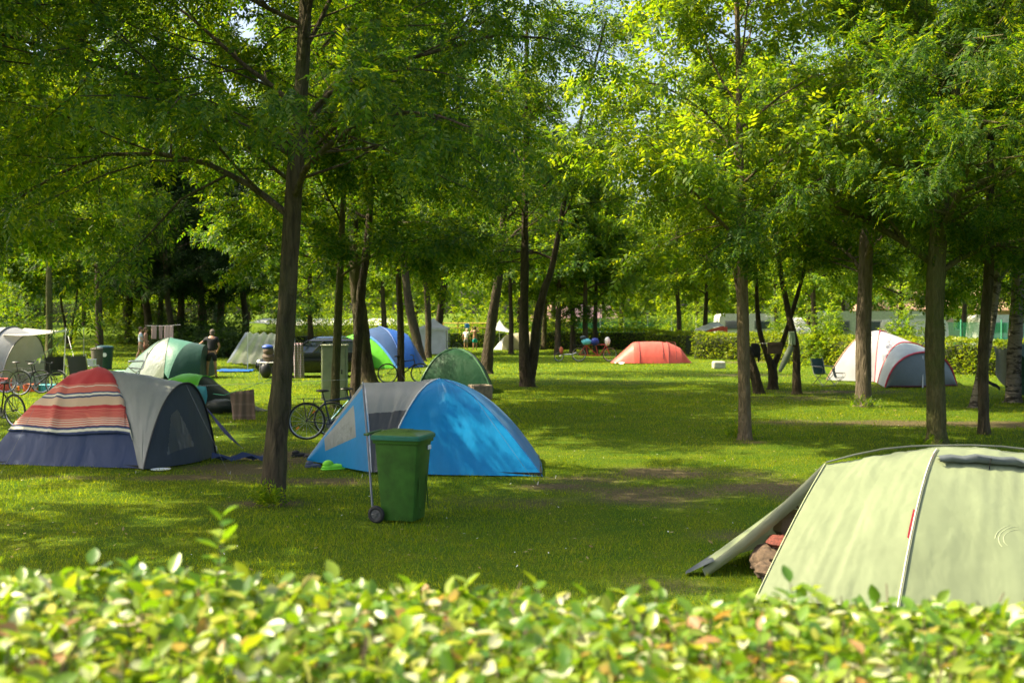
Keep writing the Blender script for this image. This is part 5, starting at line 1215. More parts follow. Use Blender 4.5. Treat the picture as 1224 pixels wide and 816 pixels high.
# cabinet, planter, stone
y = 31.; x0, x1 = (384 - 612) / F * y, (414 - 612) / F * y
cb = thing('utility_cabinet', 'tall pale green utility cabinet behind the mossy tree', 'cabinet', ((x0 + x1) / 2, y + .15, 0)); cm = plain('cabinet_green', (.27, .30, .20), .55, bmp=.05, scale=3)
cx = (x0 + x1) / 2; MB().box((cx, y + .15, .76), (x1 - x0, .3, 1.46), bev=.012).build('body', cm, cb); MB().box((cx, y + .15, 1.515), (x1 - x0 + .05, .36, .045), bev=.012).build('roof', plain('cabinet_lid', (.36, .38, .28), .5), cb)
MB().box((cx - .0, y - .008, .78), (x1 - x0 - .07, .02, 1.3), bev=.006).build('door', cm, cb); MB().box((cx + .22, y - .03, .8), (.025, .02, .12), bev=.006).build('handle', BLK, cb); MB().box((cx, y + .15, .02), (x1 - x0 + .04, .34, .07)).build('plinth', plain('concrete', (.32, .30, .27), .9, bmp=.3), cb)
g = Gp(574, 478); pl = thing('stone_planter', 'square weathered stone planter behind the bright blue tent', 'planter', (g.x, g.y, 0)); sm = plain('weathered_stone', (.27, .21, .16), .9, var=.35, scale=12, bmp=.5)
m_ = MB(); W_ = .54; Hh = .44
for (dx, dy, sx, sy) in [(0, -W_ / 2 + .04, W_, .08), (0, W_ / 2 - .04, W_, .08), (-W_ / 2 + .04, 0, .08, W_ - .165), (W_ / 2 - .04, 0, .08, W_ - .165)]: m_.box((g.x + dx, g.y + dy, Hh / 2 - .02), (sx, sy, Hh), bev=.012)
m_.v = [Matrix.Translation((g.x, g.y, 0)) @ Matrix.Rotation(R(20), 4, 'Z') @ Matrix.Translation((-g.x, -g.y, 0)) @ v for v in m_.v]
m_.build('trough', sm, pl); MB().box((g.x, g.y, .30), (W_ - .19, W_ - .19, .04), R(20)).build('soil', plain('soil', (.05, .035, .02), 1., bmp=.6), pl)
g = Gp(860, 441); tag(MB().box((g.x, g.y + .2, .16), (.52, .4, .34), .1, bev=.05).build('stone_block', plain('pale_stone', (.42, .40, .33), .9, var=.2, bmp=.5), None, loc=(g.x, g.y, 0)), 'pale stone block lying on the sunlit lawn', 'stone')

# ================================================================ folding chairs and table
def fold_chair(label, loc, rz, fab, s=1., wood=False, fr=None, group=None):
    root = thing('folding_chair', label, 'chair', (0, 0, 0), group); fr = fr or GREYP
    P = MB().grid([[Vector((-.24 + .48 * i / 6, -.22 + .44 * j / 5, .43 - .03 * math.sin(math.pi * i / 6) - .05 * j / 5)) for j in range(6)] for i in range(7)]); P.build('seat', fab, root, autosm=False)
    MB().grid([[Vector((-.24 + .48 * i / 6, .22 + .16 * j / 5 + .03 * math.sin(math.pi * i / 6), .38 + .52 * j / 5)) for j in range(6)] for i in range(7)]).build('backrest', fab, root, autosm=False)
    for s_ in (-1, 1):
        x = s_ * .26
        MB().tube([(x, -.26, .0), (x * .98, .24, .42), (x, .40, .93)], .012, 6).build('leg', fr, root)
        MB().tube([(x, .30, .0), (x, -.23, .44)], .012, 6).build('leg', fr, root)
        MB().tube([(x, -.22, .44), (x, -.24, .62), (x, .30, .64)], .012, 6).box((x, .02, .65), (.045, .46, .018), bev=.006).build('armrest', fr, root)
    MB().tube([(-.26, -.26, .01), (.26, -.26, .01)], .010, 5).tube([(-.26, .30, .01), (.26, .30, .01)], .010, 5).tube([(-.26, -.05, .18), (.26, .05, .30)], .008, 5).tube([(.26, -.05, .18), (-.26, .05, .30)], .008, 5).build('crossbar', fr, root)
    root.location = loc; root.rotation_euler = (0, 0, rz); root.scale = (s, s, s); return root
dkf = fabric('charcoal_mesh', (.03, .033, .038), .1, .7, .2)
gc = 'folding chairs under the sail awning'
fold_chair('dark folding chair beside the big bicycle, turned to the tent', (-14.7, 36.6, 0), R(200), dkf, 1.12, group=gc)
fold_chair('high backed dark folding chair under the right end of the sail awning', (-12.9, 34.3, 0), R(172), dkf, 1.25, fr=ALU, group=gc)
fold_chair('folding chair seen side on beside the dark green bin', (-13.5, 40.8, 0), R(-70), dkf, 1.05, fr=ALU, group=gc)
g = Gp(978, 461); fold_chair('dark green camping chair on the lawn left of the white family tent', (g.x + .25, g.y + .2, 0), R(25), fabric('dark_green_canvas', (.02, .06, .045), .1, .7), .98)
g = Gp(1007, 460); fold_chair('low green camping stool chair against the white family tent', (g.x, g.y + .3, 0), R(60), fabric('dark_green_canvas', (.02, .06, .045), .1, .7), .6)
tb = thing('folding_table', 'folding table with pale boxes between the dark folding chairs', 'table', (-14.0, 37, 0))
MB().box((-14.0, 37, .68), (.9, .6, .03), bev=.01).build('tabletop', plain('table_grey', (.4, .4, .4), .5), tb)
for sx in (-.4, .4):
    for sy in (-.25, .25): MB().tube([(-14 + sx, 37 + sy, 0), (-14 + sx * .9, 37 + sy * .8, .67)], .013, 6).build('leg', ALU, tb)
def crate(label, c, size, col, rz=0., name='box', cat='box', rough=.5, group=None):
    m_ = MB().box((c[0], c[1], c[2] + size[2] / 2), size, rz, bev=min(size) * .12); m_.box((c[0], c[1], c[2] + size[2] * .97), (size[0] * 1.04, size[1] * 1.04, size[2] * .1), rz, bev=.008)
    return tag(m_.build(name, plain('%s_%s' % (name, label.split()[0]), col, rough), None, loc=(c[0], c[1], c[2])), label, cat, group)
crate('white cool box standing on the folding table', (-13.75, 36.95, .697), (.42, .3, .2), (.75, .78, .80), .1)
cxx = lambda px, Y: ((px - 612) / F * Y)
crate('orange fabric crate on the grass behind the big bicycle', (cxx(38, 34.6), 34.6, .0), (.42, .34, .24), (.80, .13, .02), .1, group='crates behind the big bicycle')
crate('turquoise crate on the grass behind the big bicycle', (cxx(58, 34.7), 34.7, .0), (.55, .34, .22), (.02, .30, .38), -.1, group='crates behind the big bicycle')
crate('red box on the grass at the left edge by the tunnel tent', (cxx(6, 34.4), 34.4, .0), (.34, .3, .42), (.60, .05, .04), .2)
crate('small yellow orange tub beside the red box at the left edge', (cxx(17, 34.4), 34.4, .0), (.25, .22, .18), (.75, .33, .04), .2)
crate('mint green tub in the grass beyond the folding table', (-14.6, 43, 0), (.9, .5, .22), (.25, .60, .36), .1)

# dark green bin with lid
g = Gp(125, 441); bn = thing('waste_bin', 'dark green waste bin with a pale round label by the dark trunk', 'bin', (g.x, g.y, 0)); bg_ = plain('bin_dark_green', (.015, .055, .035), .5); k = .36
m_ = MB(); m_.tube([(g.x, g.y, .0), (g.x, g.y, .5), (g.x, g.y, .92)], [k * .82, k * .92, k], 20); m_.ring((g.x, g.y, .9), (0, 0, 1), k, .02, 20, 5); m_.build('body', bg_, bn)
MB().tube([(g.x, g.y, .93), (g.x, g.y, .97), (g.x, g.y, 1.01)], [k * 1.06, k * 1.0, k * .5], 20).build('lid', plain('bin_lid', (.03, .09, .10), .45), bn)
MB().disc((g.x + .12, g.y - k * .93, .62), (0, 1, .05), .09, .012, 16).build('label_plate', plain('label_white', (.65, .68, .6), .5), bn)
g2 = Gp(116, 443); o = MB().tube([(g2.x, g2.y, 0), (g2.x, g2.y, .85)], [.2, .24], 14).ell((g2.x, g2.y, .88), (.26, .24, .09), 14, 7, None, .15, 4).build('sack_bin', plain('brown_sack', (.12, .10, .07), .8), None, loc=(g2.x, g2.y, 0)); tag(o, 'brown sack bin with a white bag rim left of the dark green bin', 'bin')
# small shrub/dog like plant beside: a low bush
# blue ground sheet by the man
g = Gp(278, 445); m_ = MB().grid([[Vector((g.x - .55 + 1.3 * i / 8, g.y - .5 + 1.2 * j / 8, .05 + .06 * math.sin(i * 1.9 + j) * math.sin(j * 2.3) + .03)) for j in range(9)] for i in range(9)])
tag(m_.build('ground_tarp', fabric('blue_tarp', (.01, .12, .42), .1, .35, .6), None, loc=(g.x, g.y, 0)), 'crumpled blue ground sheet on the grass right of the man in black', 'tarp')

# table with helmet and bag behind near ash
y = 41; X = lambda px, y=41: (px - 612) / F * y
o = MB().ell((X(321), y, 1.02), (.20, .20, .17), 16, 9, None, .06, 2).ell((X(321), y, .82), (.22, .2, .18), 14, 8, None, .08, 3).build('rucksack', plain('brown_canvas', (.10, .07, .05), .8), None, loc=(X(321), y, .9)); tag(o, 'dark brown rucksack on the camp table behind the near ash trunk', 'rucksack')
o = MB().ell((X(320), y, 1.17), (.21, .19, .10), 16, 8).build('cap', fabric('blue_cap', (.01, .06, .36), .05, .5), None, loc=(X(320), y, 1.17)); tag(o, 'blue rain cover on top of the dark brown rucksack', 'cover')
ct = thing('camp_table', 'small camp table with a black sack hanging from it behind the near ash', 'table', (X(326), y, 0)); MB().box((X(326), y, .62), (1.0, .5, .03), bev=.01).build('tabletop', plain('table_pale', (.5, .5, .46), .5), ct)
for sx in (-.45, .45):
    for sy in (-.2, .2): MB().tube([(X(326) + sx, y + sy, 0), (X(326) + sx * .9, y + sy, .61)], .012, 5).build('leg', ALU, ct)
o = MB().ell((X(320), y - .34, .34), (.20, .13, .27), 14, 9, None, .08, 9).build('rubbish_sack', plain('black_sack', (.012, .012, .014), .4), None, loc=(X(320), y - .3, .3)); tag(o, 'black rubbish sack hanging from the camp table', 'sack')

# ================================================================ cars
def car(label, loc, rz, col, Ln=4.3, Wd=1.75, Ht=1.45, estate=True):
    root = thing('parked_car', label, 'car', (0, 0, 0)); paint = plain('car_paint', col, .18, .3, .05, spec=.8); gl = plain('car_glass', (.02, .03, .04), .03, 0, .05, spec=1.)
    h = Ln / 2; st = [(-h, .35, .80, .72), (-h + .08, .22, .92, .84), (-h + .7, .18, .96, .87), (.0, .18, .95, .87), (h - 1.25, .18, .93, .87), (h - .55, .20, .80, .85), (h - .1, .25, .66, .76), (h, .35, .55, .66)]
    m_ = MB(); P = []
    for x, z0, z1, w_ in st:
        P.append([Vector((x, s * ww, z)) for s, ww, z in [(-1, w_ * .9, z0), (-1, w_, z0 + .12), (-1, w_, z1 - .15), (-1, w_ * .94, z1 - .02), (-1, w_ * .6, z1 + .02), (1, w_ * .6, z1 + .02), (1, w_ * .94, z1 - .02), (1, w_, z1 - .15), (1, w_, z0 + .12), (1, w_ * .9, z0), (-1, w_ * .9, z0)]])
    m_.grid(P); m_.add(P[0][:10], [list(range(10))]); m_.add(P[-1][:10], [list(range(10))[::-1]]); m_.build('body', paint, root)
    cab = [(-h + (.10 if estate else .6), .94, -h + (.35 if estate else 1.0)), (h - 1.2, .94, h - 1.95)]
    b0, b1 = cab[0][0], cab[1][0]; t0, t1 = cab[0][2], cab[1][2]
    def ring_(s, z, x0, x1, w_): return [Vector((x0, -w_, z)), Vector((x1, -w_, z)), Vector((x1, w_, z)), Vector((x0, w_, z))]
    g_ = MB(); a, b = ring_(0, .93, b0, b1, .80), ring_(0, Ht - .05, t0, t1, .64)
    g_.add(a + b, [[i, (i + 1) % 4, (i + 1) % 4 + 4, i + 4] for i in range(4)]); g_.build('windows', gl, root, smooth=False)
    r_ = MB(); c_ = ring_(0, Ht, t0 + .08, t1 - .1, .56); b2 = ring_(0, Ht - .055, t0 - .02, t1 + .02, .655); r_.add(b2 + c_, [[i, (i + 1) % 4, (i + 1) % 4 + 4, i + 4] for i in range(4)] + [[4, 5, 6, 7], [3, 2, 1, 0]]); 
    for i, f in [(0, 0), (1, 0), (2, 0), (3, 0)]: r_.tube([a[i], b2[i]], .035, 6)
    for f in (.34, .66):
        for s in (-1, 1): r_.tube([Vector((b0 + (b1 - b0) * f, s * .81, .93)), Vector((t0 + (t1 - t0) * f, s * .655, Ht - .05))], .03, 6)
    r_.build('roof', paint, root)
    for x in (-h + .78, h - .85):
        for s in (-1, 1):
            wo = MB().disc((x, s * .78, .31), (0, 1, 0), .24, .18, 20).build('wheel', BLK, root); MB().ring((x, s * .80, .31), (0, 1, 0), .25, .06, 24, 8).build('tyre', plain('tyre_rubber', (.02, .02, .02), .8), wo)
            rb = MB().disc((x, s * .885, .31), (0, 1, 0), .17, .02, 18)
            for k in range(5): rb.tube([(x, s * .9, .31), (x + .16 * math.cos(k * 1.257), s * .9, .31 + .16 * math.sin(k * 1.257))], .02, 5)
            rb.build('rim', ALU, wo)
    for s in (-1, 1):
        MB().ell((h - .12, s * .62, .60), (.10, .16, .08), 12, 8).build('headlight', plain('lamp_glass', (.6, .62, .65), .08), root); MB().box((-h + .03, s * .70, .78), (.10, .16, .22), bev=.03).build('tail_light', plain('tail_red', (.35, .01, .01), .2), root)
        MB().ell((h - 1.45, s * .96, .98), (.07, .10, .07), 10, 7).build('mirror', paint, root)
    MB().box((-h - .005, 0, .55), (.02, .5, .11), bev=.004).build('number_plate', WHT, root); MB().box((h - .0, 0, .42), (.04, 1.1, .14), bev=.02).build('grille', BLK, root)
    root.location = loc; root.rotation_euler = (0, 0, rz); return root
car('black estate car parked behind the pale utility cabinet', ((371 - 612) / F * 43, 43., 0), R(186), (.012, .014, .018), 3.9, 1.75, 1.42)
car('dark blue car parked beyond the black estate car', ((376 - 612) / F * 47, 48.5, 0), R(176), (.03, .06, .12), 4.0, 1.7, 1.40, False)

# ================================================================ people (skin-modifier bodies)
def skinned(name, verts, edges, rads, mat, parent, root_i=0, sub=1):
    me = bpy.data.meshes.new(name); me.from_pydata([tuple(v) for v in verts], edges, []); o = link_mesh(name, me, parent, [mat], False)
    sk = o.modifiers.new('skin', 'SKIN'); sv = me.skin_vertices[0].data
    for i, r_ in enumerate(rads): sv[i].radius = (r_, r_) if not hasattr(r_, '__len__') else r_
    sv[root_i].use_root = True; sk.use_smooth_shade = True
    sb = o.modifiers.new('sub', 'SUBSURF'); sb.levels = sub; sb.render_levels = sub; return o
SKIN = plain('skin', (.42, .22, .14), .5, var=.06); SKIN.node_tree.nodes['Principled BSDF'].inputs['Subsurface Weight'].default_value = .0
def person(label, loc, rz, s, hair, shirt=None, shorts=None, arms=((-.28, .05, 1.12, -.30, -.08, .88), (.28, .05, 1.12, .30, -.08, .88)), lean=0., legs=((-.10, 0, .50, -.11, 0, .09), (.10, 0, .50, .12, 0, .09)), shorts_len=.55, skirt=False, head=(0, -.02, 0)):
    """faces local -Y; arms = elbow xyz, wrist xyz"""
    root = thing('person', label, 'person', (0, 0, 0))
    V = []; E = []; Rr = []
    def v(p, r_): V.append(Vector(p)); Rr.append(r_); return len(V) - 1
    def e(a, b): E.append((a, b))
    ly = lambda z: -lean * max(0, z - .92)
    pel = v((0, 0, .93), (.155, .11)); wai = v((0, ly(1.08), 1.08), (.135, .095)); che = v((0, ly(1.28), 1.28), (.165, .11)); upc = v((0, ly(1.42), 1.42), (.12, .08)); nek = v((0, ly(1.49) - .01, 1.49), .052)
    hc = Vector((head[0], ly(1.6) + head[1], 1.60 + head[2])); jaw = v(hc + Vector((0, -.02, -.05)), (.062, .072)); skl = v(hc + Vector((0, 0, .05)), (.078, .095)); crn = v(hc + Vector((0, .0, .115)), (.062, .075))
    for a, b in [(pel, wai), (wai, che), (che, upc), (upc, nek), (nek, jaw), (jaw, skl), (skl, crn)]: e(a, b)
    arm_i = []; leg_i = []
    for sd_, (ex, ey, ez, wx, wy, wz) in zip((-1, 1), arms):
        sh = v((sd_ * .175, ly(1.40), 1.405), .058); el = v((ex, ey + ly(1.3), ez), .040); wr = v((wx, wy + ly(1.2), wz), .027); e(upc, sh); e(sh, el); e(el, wr)
        d = (V[wr] - V[el]).normalized(); sdv = d.cross(Vector((0, 1, 0))); sdv = sdv.normalized() if sdv.length > .1 else Vector((1, 0, 0)); pm = v(V[wr] + d * .06, (.036, .018)); e(wr, pm); cur = d.cross(sdv) * sd_
        for k in range(4):
            f1 = v(V[pm] + d * (.045) + sdv * (.030 - .020 * k), .0085); f2 = v(V[f1] + d * (.035 - .004 * abs(k - 1.5)) + cur * .012, .0075); e(pm, f1); e(f1, f2)
        t1 = v(V[wr] + d * .03 + sdv * .042, .010); t2 = v(V[t1] + d * .04 + sdv * .01, .008); e(wr, t1); e(t1, t2); arm_i.append((sh, el, wr))
    for sd_, (kx, ky, kz, ax, ay, az) in zip((-1, 1), legs):
        hp = v((sd_ * .09, 0, .86), .088); kn = v((kx, ky, kz), .056); cf = v((kx * .6 + ax * .4, ky * .6 + ay * .4 + .02, kz * .62 + az * .38), .053); an = v((ax, ay, az), .034); hl = v((ax, ay + .03, .045), .036); to = v((ax * 1.1, ay - .15, .03), (.042, .022))
        for a, b in [(pel, hp), (hp, kn), (kn, cf), (cf, an), (an, hl), (hl, to)]: e(a, b)
        leg_i.append((hp, kn))
    skinned('body', V, E, Rr, SKIN, root, pel)
    # face and ears
    f_ = MB(); f_.ell(hc + Vector((0, -.105, .02)), (.014, .022, .026), 8, 6); f_.ell(hc + Vector((-.082, 0, .025)), (.012, .022, .032), 8, 6); f_.ell(hc + Vector((.082, 0, .025)), (.012, .022, .032), 8, 6); f_.build('ears_and_nose', SKIN, root)
    ey = MB(); ey.ell(hc + Vector((-.032, -.088, .045)), (.013, .010, .008), 8, 6); ey.ell(hc + Vector((.032, -.088, .045)), (.013, .010, .008), 8, 6); ey.build('eyes', BLK, root); MB().ell(hc + Vector((0, -.092, -.035)), (.028, .012, .008), 8, 6).build('mouth', plain('lips', (.32, .10, .09), .5), root)
    h = MB(); h.ell(hc + Vector((0, .022, .075)), (.096, .105, .098), 14, 9, None, .02, 3); h.ell(hc + Vector((0, .06, .0)), (.078, .06, .085), 12, 8); h.build('hair', plain('hair_%02d' % int(hair[0] * 100), hair, .8), root)
    if shirt:
        sv_, se, sr = [], [], []
        def w_(p, r_): sv_.append(Vector(p)); sr.append(r_); return len(sv_) - 1
        a = w_((0, 0, .90), (.165, .125)); b = w_(V[wai], (.155, .115)); c = w_(V[che], (.185, .13)); d = w_(V[upc] + Vector((0, 0, -.005)), (.13, .09)); se += [(a, b), (b, c), (c, d)]
        for sh, el, wr in arm_i: q = w_(V[sh], .075); z = w_(V[sh].lerp(V[el], .62), .062); se += [(d, q), (q, z)]
        skinned('shirt', sv_, se, sr, shirt, root, a)
    if shorts:
        sv_, se, sr = [(0, 0, 1.0), (0, 0, .90)], [(0, 1)], [(.150, .115), (.17, .13)]
        for hp, kn in leg_i: sv_ += [V[hp], V[hp].lerp(V[kn], shorts_len), V[hp].lerp(V[kn], shorts_len + .25)]; k = len(sv_); se += [(1, k - 3), (k - 3, k - 2), (k - 2, k - 1)]; sr += [.112, .094, .088]
        skinned('shorts', sv_, se, sr, shorts, root, 1)
    root.location = loc; root.rotation_euler = (0, 0, rz); root.scale = (s, s, s); return root
g = Gp(253, 451)
person('man in black shirt and shorts seen from behind, reaching to the green tent', (g.x, g.y, 0), R(186), 1.03, (.10, .08, .06), plain('black_shirt', (.012, .012, .015), .85), plain('black_shorts', (.014, .014, .016), .85),
       arms=((-.27, .02, 1.12, -.18, -.16, .95), (.42, -.18, 1.22, .62, -.30, 1.14)), legs=((-.13, 0, .50, -.16, 0, .09), (.13, 0, .50, .16, 0, .09)), head=(-.01, -.05, -.03), lean=.1)
person('man with a white and blue shirt walking behind the dark green tent', ((168 - 612) / F * 56, 56, float(gz(-18, 56))), R(110), .98, (.05, .035, .02), fabric('white_blue_shirt', (.50, .56, .68), .1, .8), plain('khaki_shorts', (.22, .16, .10), .8),
       arms=((-.27, -.05, 1.12, -.22, -.28, 1.05), (.27, -.05, 1.12, .22, -.28, 1.05)), legs=((-.10, -.12, .50, -.11, -.2, .12), (.10, .06, .50, .12, .22, .09)))
person('bare chested man in brown shorts walking beside the man in the blue shirt', ((174 - 612) / F * 56.5, 56.5, float(gz(-18, 56))), R(100), .96, (.10, .06, .03), None, plain('brown_shorts', (.25, .09, .05), .8),
       legs=((-.10, .08, .50, -.11, .2, .09), (.10, -.08, .50, .12, -.2, .1)))
g = Gp(557, 418); person('bather wrapped in a white shirt standing by the far hedge', (g.x, g.y, 0), R(170), .80, (.55, .45, .30), plain('white_shirt', (.75, .75, .72), .8), plain('grey_shorts', (.25, .25, .25), .8), head=(.0, -.1, -.03), lean=.35)
g = Gp(567, 419); person('bather in turquoise trunks with raised arms by the far hedge', (g.x + .05, g.y - .3, 0), R(180), .88, (.04, .03, .02), None, plain('turquoise_trunks', (.0, .38, .40), .6), arms=((-.34, -.08, 1.32, -.20, -.14, 1.52), (.34, -.08, 1.32, .24, -.14, 1.50)))

# ================================================================ things hung on the forked trees
y = 33.4; X2 = lambda px, y: (px - 612) / F * y
bd = MB().box((X2(927, y), y + .1, 2.4 - (416 - 374) / F * y), (.44, .05, .34), .05, bev=.01).box((X2(927, y), y + .07, 2.4 - (412 - 374) / F * y), (.46, .03, .03), .05, bev=.005)
tag(bd.build('board', plain('brown_board', (.10, .065, .045), .8, var=.25, bmp=.3), None, loc=(X2(927, y), y, 1.3)), 'brown wooden board fixed between the stems of the low forked tree', 'board')
j = MB(); jx = X2(903, 35.5); jz = lambda py: 2.4 - (py - 374) / F * 35.5
j.ell((jx, 35.5, (jz(413) + jz(424)) / 2), (.16, .07, .22), 14, 9, None, .08, 3); j.ell((jx - .1, 35.5, jz(420)), (.06, .06, .26), 10, 8, None, .05, 4); j.ell((jx + .1, 35.5, jz(422)), (.06, .06, .28), 10, 8, None, .05, 6)
tag(j.build('jacket', plain('black_jacket', (.02, .02, .025), .8), None, loc=(jx, 35.5, 1.2)), 'black jacket hanging from a line left of the low forked tree', 'jacket')
cord(None, 'clothes_rope', [Vector((X2(896, 34), 34.2, 1.52)), Vector((jx, 35.5, jz(413) + .08)), Vector((X2(918, 33.5), 33.6, 1.50))], .006, PIPE); tag(bpy.data.objects['clothes_rope'], 'rope tied between the leaning trunk and the low forked tree', 'rope')
y = 32.6; a, b = Wp(932, 444, y), Wp(946, 414, y)
m_ = MB(); d = (b - a).normalized(); m_.tube([a, a.lerp(b, .5), b], [.05, .10, .09], 10); m_.tube([a.lerp(b, -.03), b + d * .06], .02, 6)
tag(m_.build('folded_parasol', fabric('grey_green_canvas', (.20, .24, .17), .1, .7, .6), None, loc=tuple(a)), 'folded grey green parasol leaning in the crossing trunks', 'parasol')
g = Wp(952, 395, 32.6); hang('pale green cloth hanging in the fork of the curved dark trunk', 943, 950, 396, 412, 32.9, plain('pale_green_cloth', (.38, .48, .34), .8), 3, 0, 'cloth', 'cloth', None, False)

# ================================================================ pink cloths drying between dark evergreens
for k, (p0, p1, lb) in enumerate([(181, 187, 'narrow pink cloth drying furthest left among the dark evergreens'), (190, 194, 'thin pink strip of cloth drying in the middle of the three'), (196, 207, 'wide pale pink sheet drying among the dark evergreens')]):
    hang(lb, p0, p1, 389, 405, 58, fabric('pink_cloth', (.60, .42, .40), .2, .8), k + 10, 0, 'cloth', 'cloth', 'cloths drying among the evergreens')
cord(None, 'drying_rope', [Wp(174, 389, 58), Wp(195, 389.5, 58), Wp(216, 388, 58)], .01, PIPE); tag(bpy.data.objects['drying_rope'], 'rope with pink cloths strung between the dark evergreens', 'rope')
# ================================================================ hedges at the far side
HLEAF = leafmat('hedge_leaves', [(.1, (.07, .13, .008)), (.5, (.14, .21, .010)), (.9, (.24, .28, .02))], [(.1, (.25, .36, .008)), (.5, (.42, .50, .010)), (.9, (.56, .58, .02))], .4, .45, .4)
CORE = plain('hedge_core', (.035, .045, .018), 1.)
def hedge(label, pts, wd, ht, dens=260, mat=None, seed=0, z0=0):
    pts = [Vector((p[0], p[1], 0)) for p in pts]; rng = np.random.default_rng(seed); root = thing('clipped_hedge', label, 'hedge', tuple(pts[0])); o_ = np.array(pts[0])
    core = MB(); P = []; D = []
    for a, b in zip(pts, pts[1:]):
        d = (b - a).normalized(); s = Vector((-d.y, d.x, 0)); c = (a + b) / 2; zb = float(gz(c.x, c.y))
        core.box((c.x, c.y, zb + ht * .45), ((b - a).length, wd * .72, ht * .86), math.atan2(d.y, d.x))
        n = int((b - a).length * (ht * 2 + wd) * dens); t = rng.random(n)[:, None]; q = np.array(a) * (1 - t) + np.array(b) * t
        w_ = rng.random(n) * (2 * ht + wd); side = w_ < ht; top = (w_ >= ht) & (w_ < ht + wd)
        offs = np.where(side, -wd / 2, np.where(top, (w_ - ht) - wd / 2, wd / 2)); hz = np.where(side, w_, np.where(top, ht, w_ - ht - wd))
        bump_ = .10 * (vnoise(q[:, 0] + offs, q[:, 1] + hz * 2, .6) - .5) * 2
        q = q + np.array(s)[None] * (offs + np.where(top, 0, np.sign(offs) * bump_))[:, None]; q[:, 2] = hz + zb + np.where(top, bump_ * .8, 0)
        q += rng.normal(0, .035, q.shape); P.append(q); nv = np.stack([np.where(top, 0, np.sign(offs) * s.x), np.where(top, 0, np.sign(offs) * s.y), np.where(top, 1., .15)], 1); D.append(nv + rng.normal(0, .6, q.shape))
    P = np.concatenate(P); D = np.concatenate(D); Nn = np.array([0, 0, 1.]) + rng.normal(0, .6, P.shape)
    D /= np.linalg.norm(D, axis=1)[:, None]; s = np.cross(D, Nn); s /= np.linalg.norm(s, axis=1)[:, None] + 1e-9; L_ = (.09 + .07 * rng.random(len(P)))[:, None]
    mid = P + D * L_ * .5; V = np.stack([P, mid + s * L_ * .34, P + D * L_, mid - s * L_ * .34], 1).reshape(-1, 3)
    link_mesh('foliage', np_mesh('foliage', V - o_, np.arange(len(V)).reshape(-1, 4)), root, [mat or HLEAF], False); core.build('branches', CORE, root)
gp2 = lambda px, Y: ((px - 612) / F * Y, Y)
hedge('long sunlit clipped hedge behind the white family tent', [gp2(834, 60), gp2(900, 58), gp2(1000, 51.5), gp2(1060, 48), gp2(1250, 42.5), gp2(1400, 39)], 1.1, 1.28, 300, seed=1)
hedge('darker clipped hedge running behind the tandem and coral red tent', [gp2(640, 76), gp2(720, 75), gp2(782, 74)], 1.6, 1.25, 200, mat=LEAF, seed=2)
hedge('short section of clipped hedge right of the coral red tent', [gp2(782, 70), gp2(830, 66)], 1.2, 1.2, 220, mat=HLEAF, seed=3)
hedge('clipped hedge behind the two bathers', [gp2(528, 80), gp2(590, 80), gp2(640, 80)], 1.6, 1.1, 180, mat=LEAF, seed=4)
hedge('broad flat topped hedge behind the parked cars', [gp2(310, 72), gp2(370, 72), gp2(425, 73)], 4.0, 1.05, 160, mat=HLEAF, seed=5)
hedge('distant hedge closing off the left rear lawn behind the trees', [gp2(-160, 98), gp2(60, 100), gp2(260, 96)], 2.0, 1.9, 90, mat=LEAF, seed=6)
hedge('high distant hedge behind the tennis fence', [gp2(560, 98), gp2(760, 100), gp2(860, 102)], 2.0, 1.8, 90, mat=HLEAF, seed=7)
# bush clumps
def bush(label, px, Yd, r_, h, seed, mat=None, n=1500):
    x, y = gp2(px, Yd); root = thing('bush', label, 'bush', (x, y, float(gz(x, y)))); rng = np.random.default_rng(seed)
    q = rng.normal(0, 1, (n, 3)); q /= np.linalg.norm(q, axis=1)[:, None]; q[:, 2] = np.abs(q[:, 2]) * 1.1 - .1; rad = (rng.random(n) ** .4)[:, None] * (1 + .25 * np.sin(q[:, :1] * 6 + seed) + .2 * np.cos(q[:, 1:2] * 8))
    P = q * rad * [r_, r_, h]; P[:, 2] = np.maximum(P[:, 2], .03); V, Fq = leaves_np(rng, P, q + rng.normal(0, .5, P.shape), 'mid'); V[:, 2] = np.maximum(V[:, 2], .0)
    link_mesh('foliage', np_mesh('foliage', V, Fq), root, [mat or LEAFY], False)
    lines = [(np.array([[0, 0, -.05], P[k] * .5, P[k] * .95]), np.array([.03, .018, .006])) for k in range(24)]; wv, wf = tubes_np(lines, 5); link_mesh('stems', np_mesh('stems', wv, wf, True), root, [BARKD])
bush('young leafy tree growing over the hedge left of the rough barked tree', 990, 52, .9, 3.0, 1, LEAFY, 1100)
bush('bright loose shrub over the hedge behind the white family tent', 1078, 50, .7, 2.9, 2, LEAFY, 700)
bush('pale loose shrub behind the long hedge near the crossing trunks', 935, 60, 1.0, 3.0, 3, LEAFY, 800)
bush('light green shrub left of the lone tan ash beyond the hedge', 815, 78, 2.2, 3.6, 4)
bush('shrub at the end of the dark hedge beyond the coral red tent', 760, 82, 2.6, 3.4, 5, LEAF)
bush('rounded shrub behind the bathers on the far side', 580, 88, 2.4, 3.2, 6)
bush('loose shrub behind the low white tent', 640, 86, 2.4, 3.4, 7)
bush('tall shrub beyond the flat topped hedge behind the cars', 350, 82, 3.0, 3.8, 8, LEAF, 2200)
bush('wide shrub beyond the flat topped hedge near the stout trunk', 405, 84, 3.0, 3.4, 9, LEAFY, 2200)
bush('shrub between the blue dome tent and the white pavilion', 470, 80, 2.6, 3.2, 10)
bush('shady shrub beneath the dark evergreens', 225, 66, 2.4, 2.4, 11, LEAFD, 2200)
bush('leafy shrub behind the drying pink cloths', 175, 74, 2.6, 2.8, 12, LEAF, 2200)
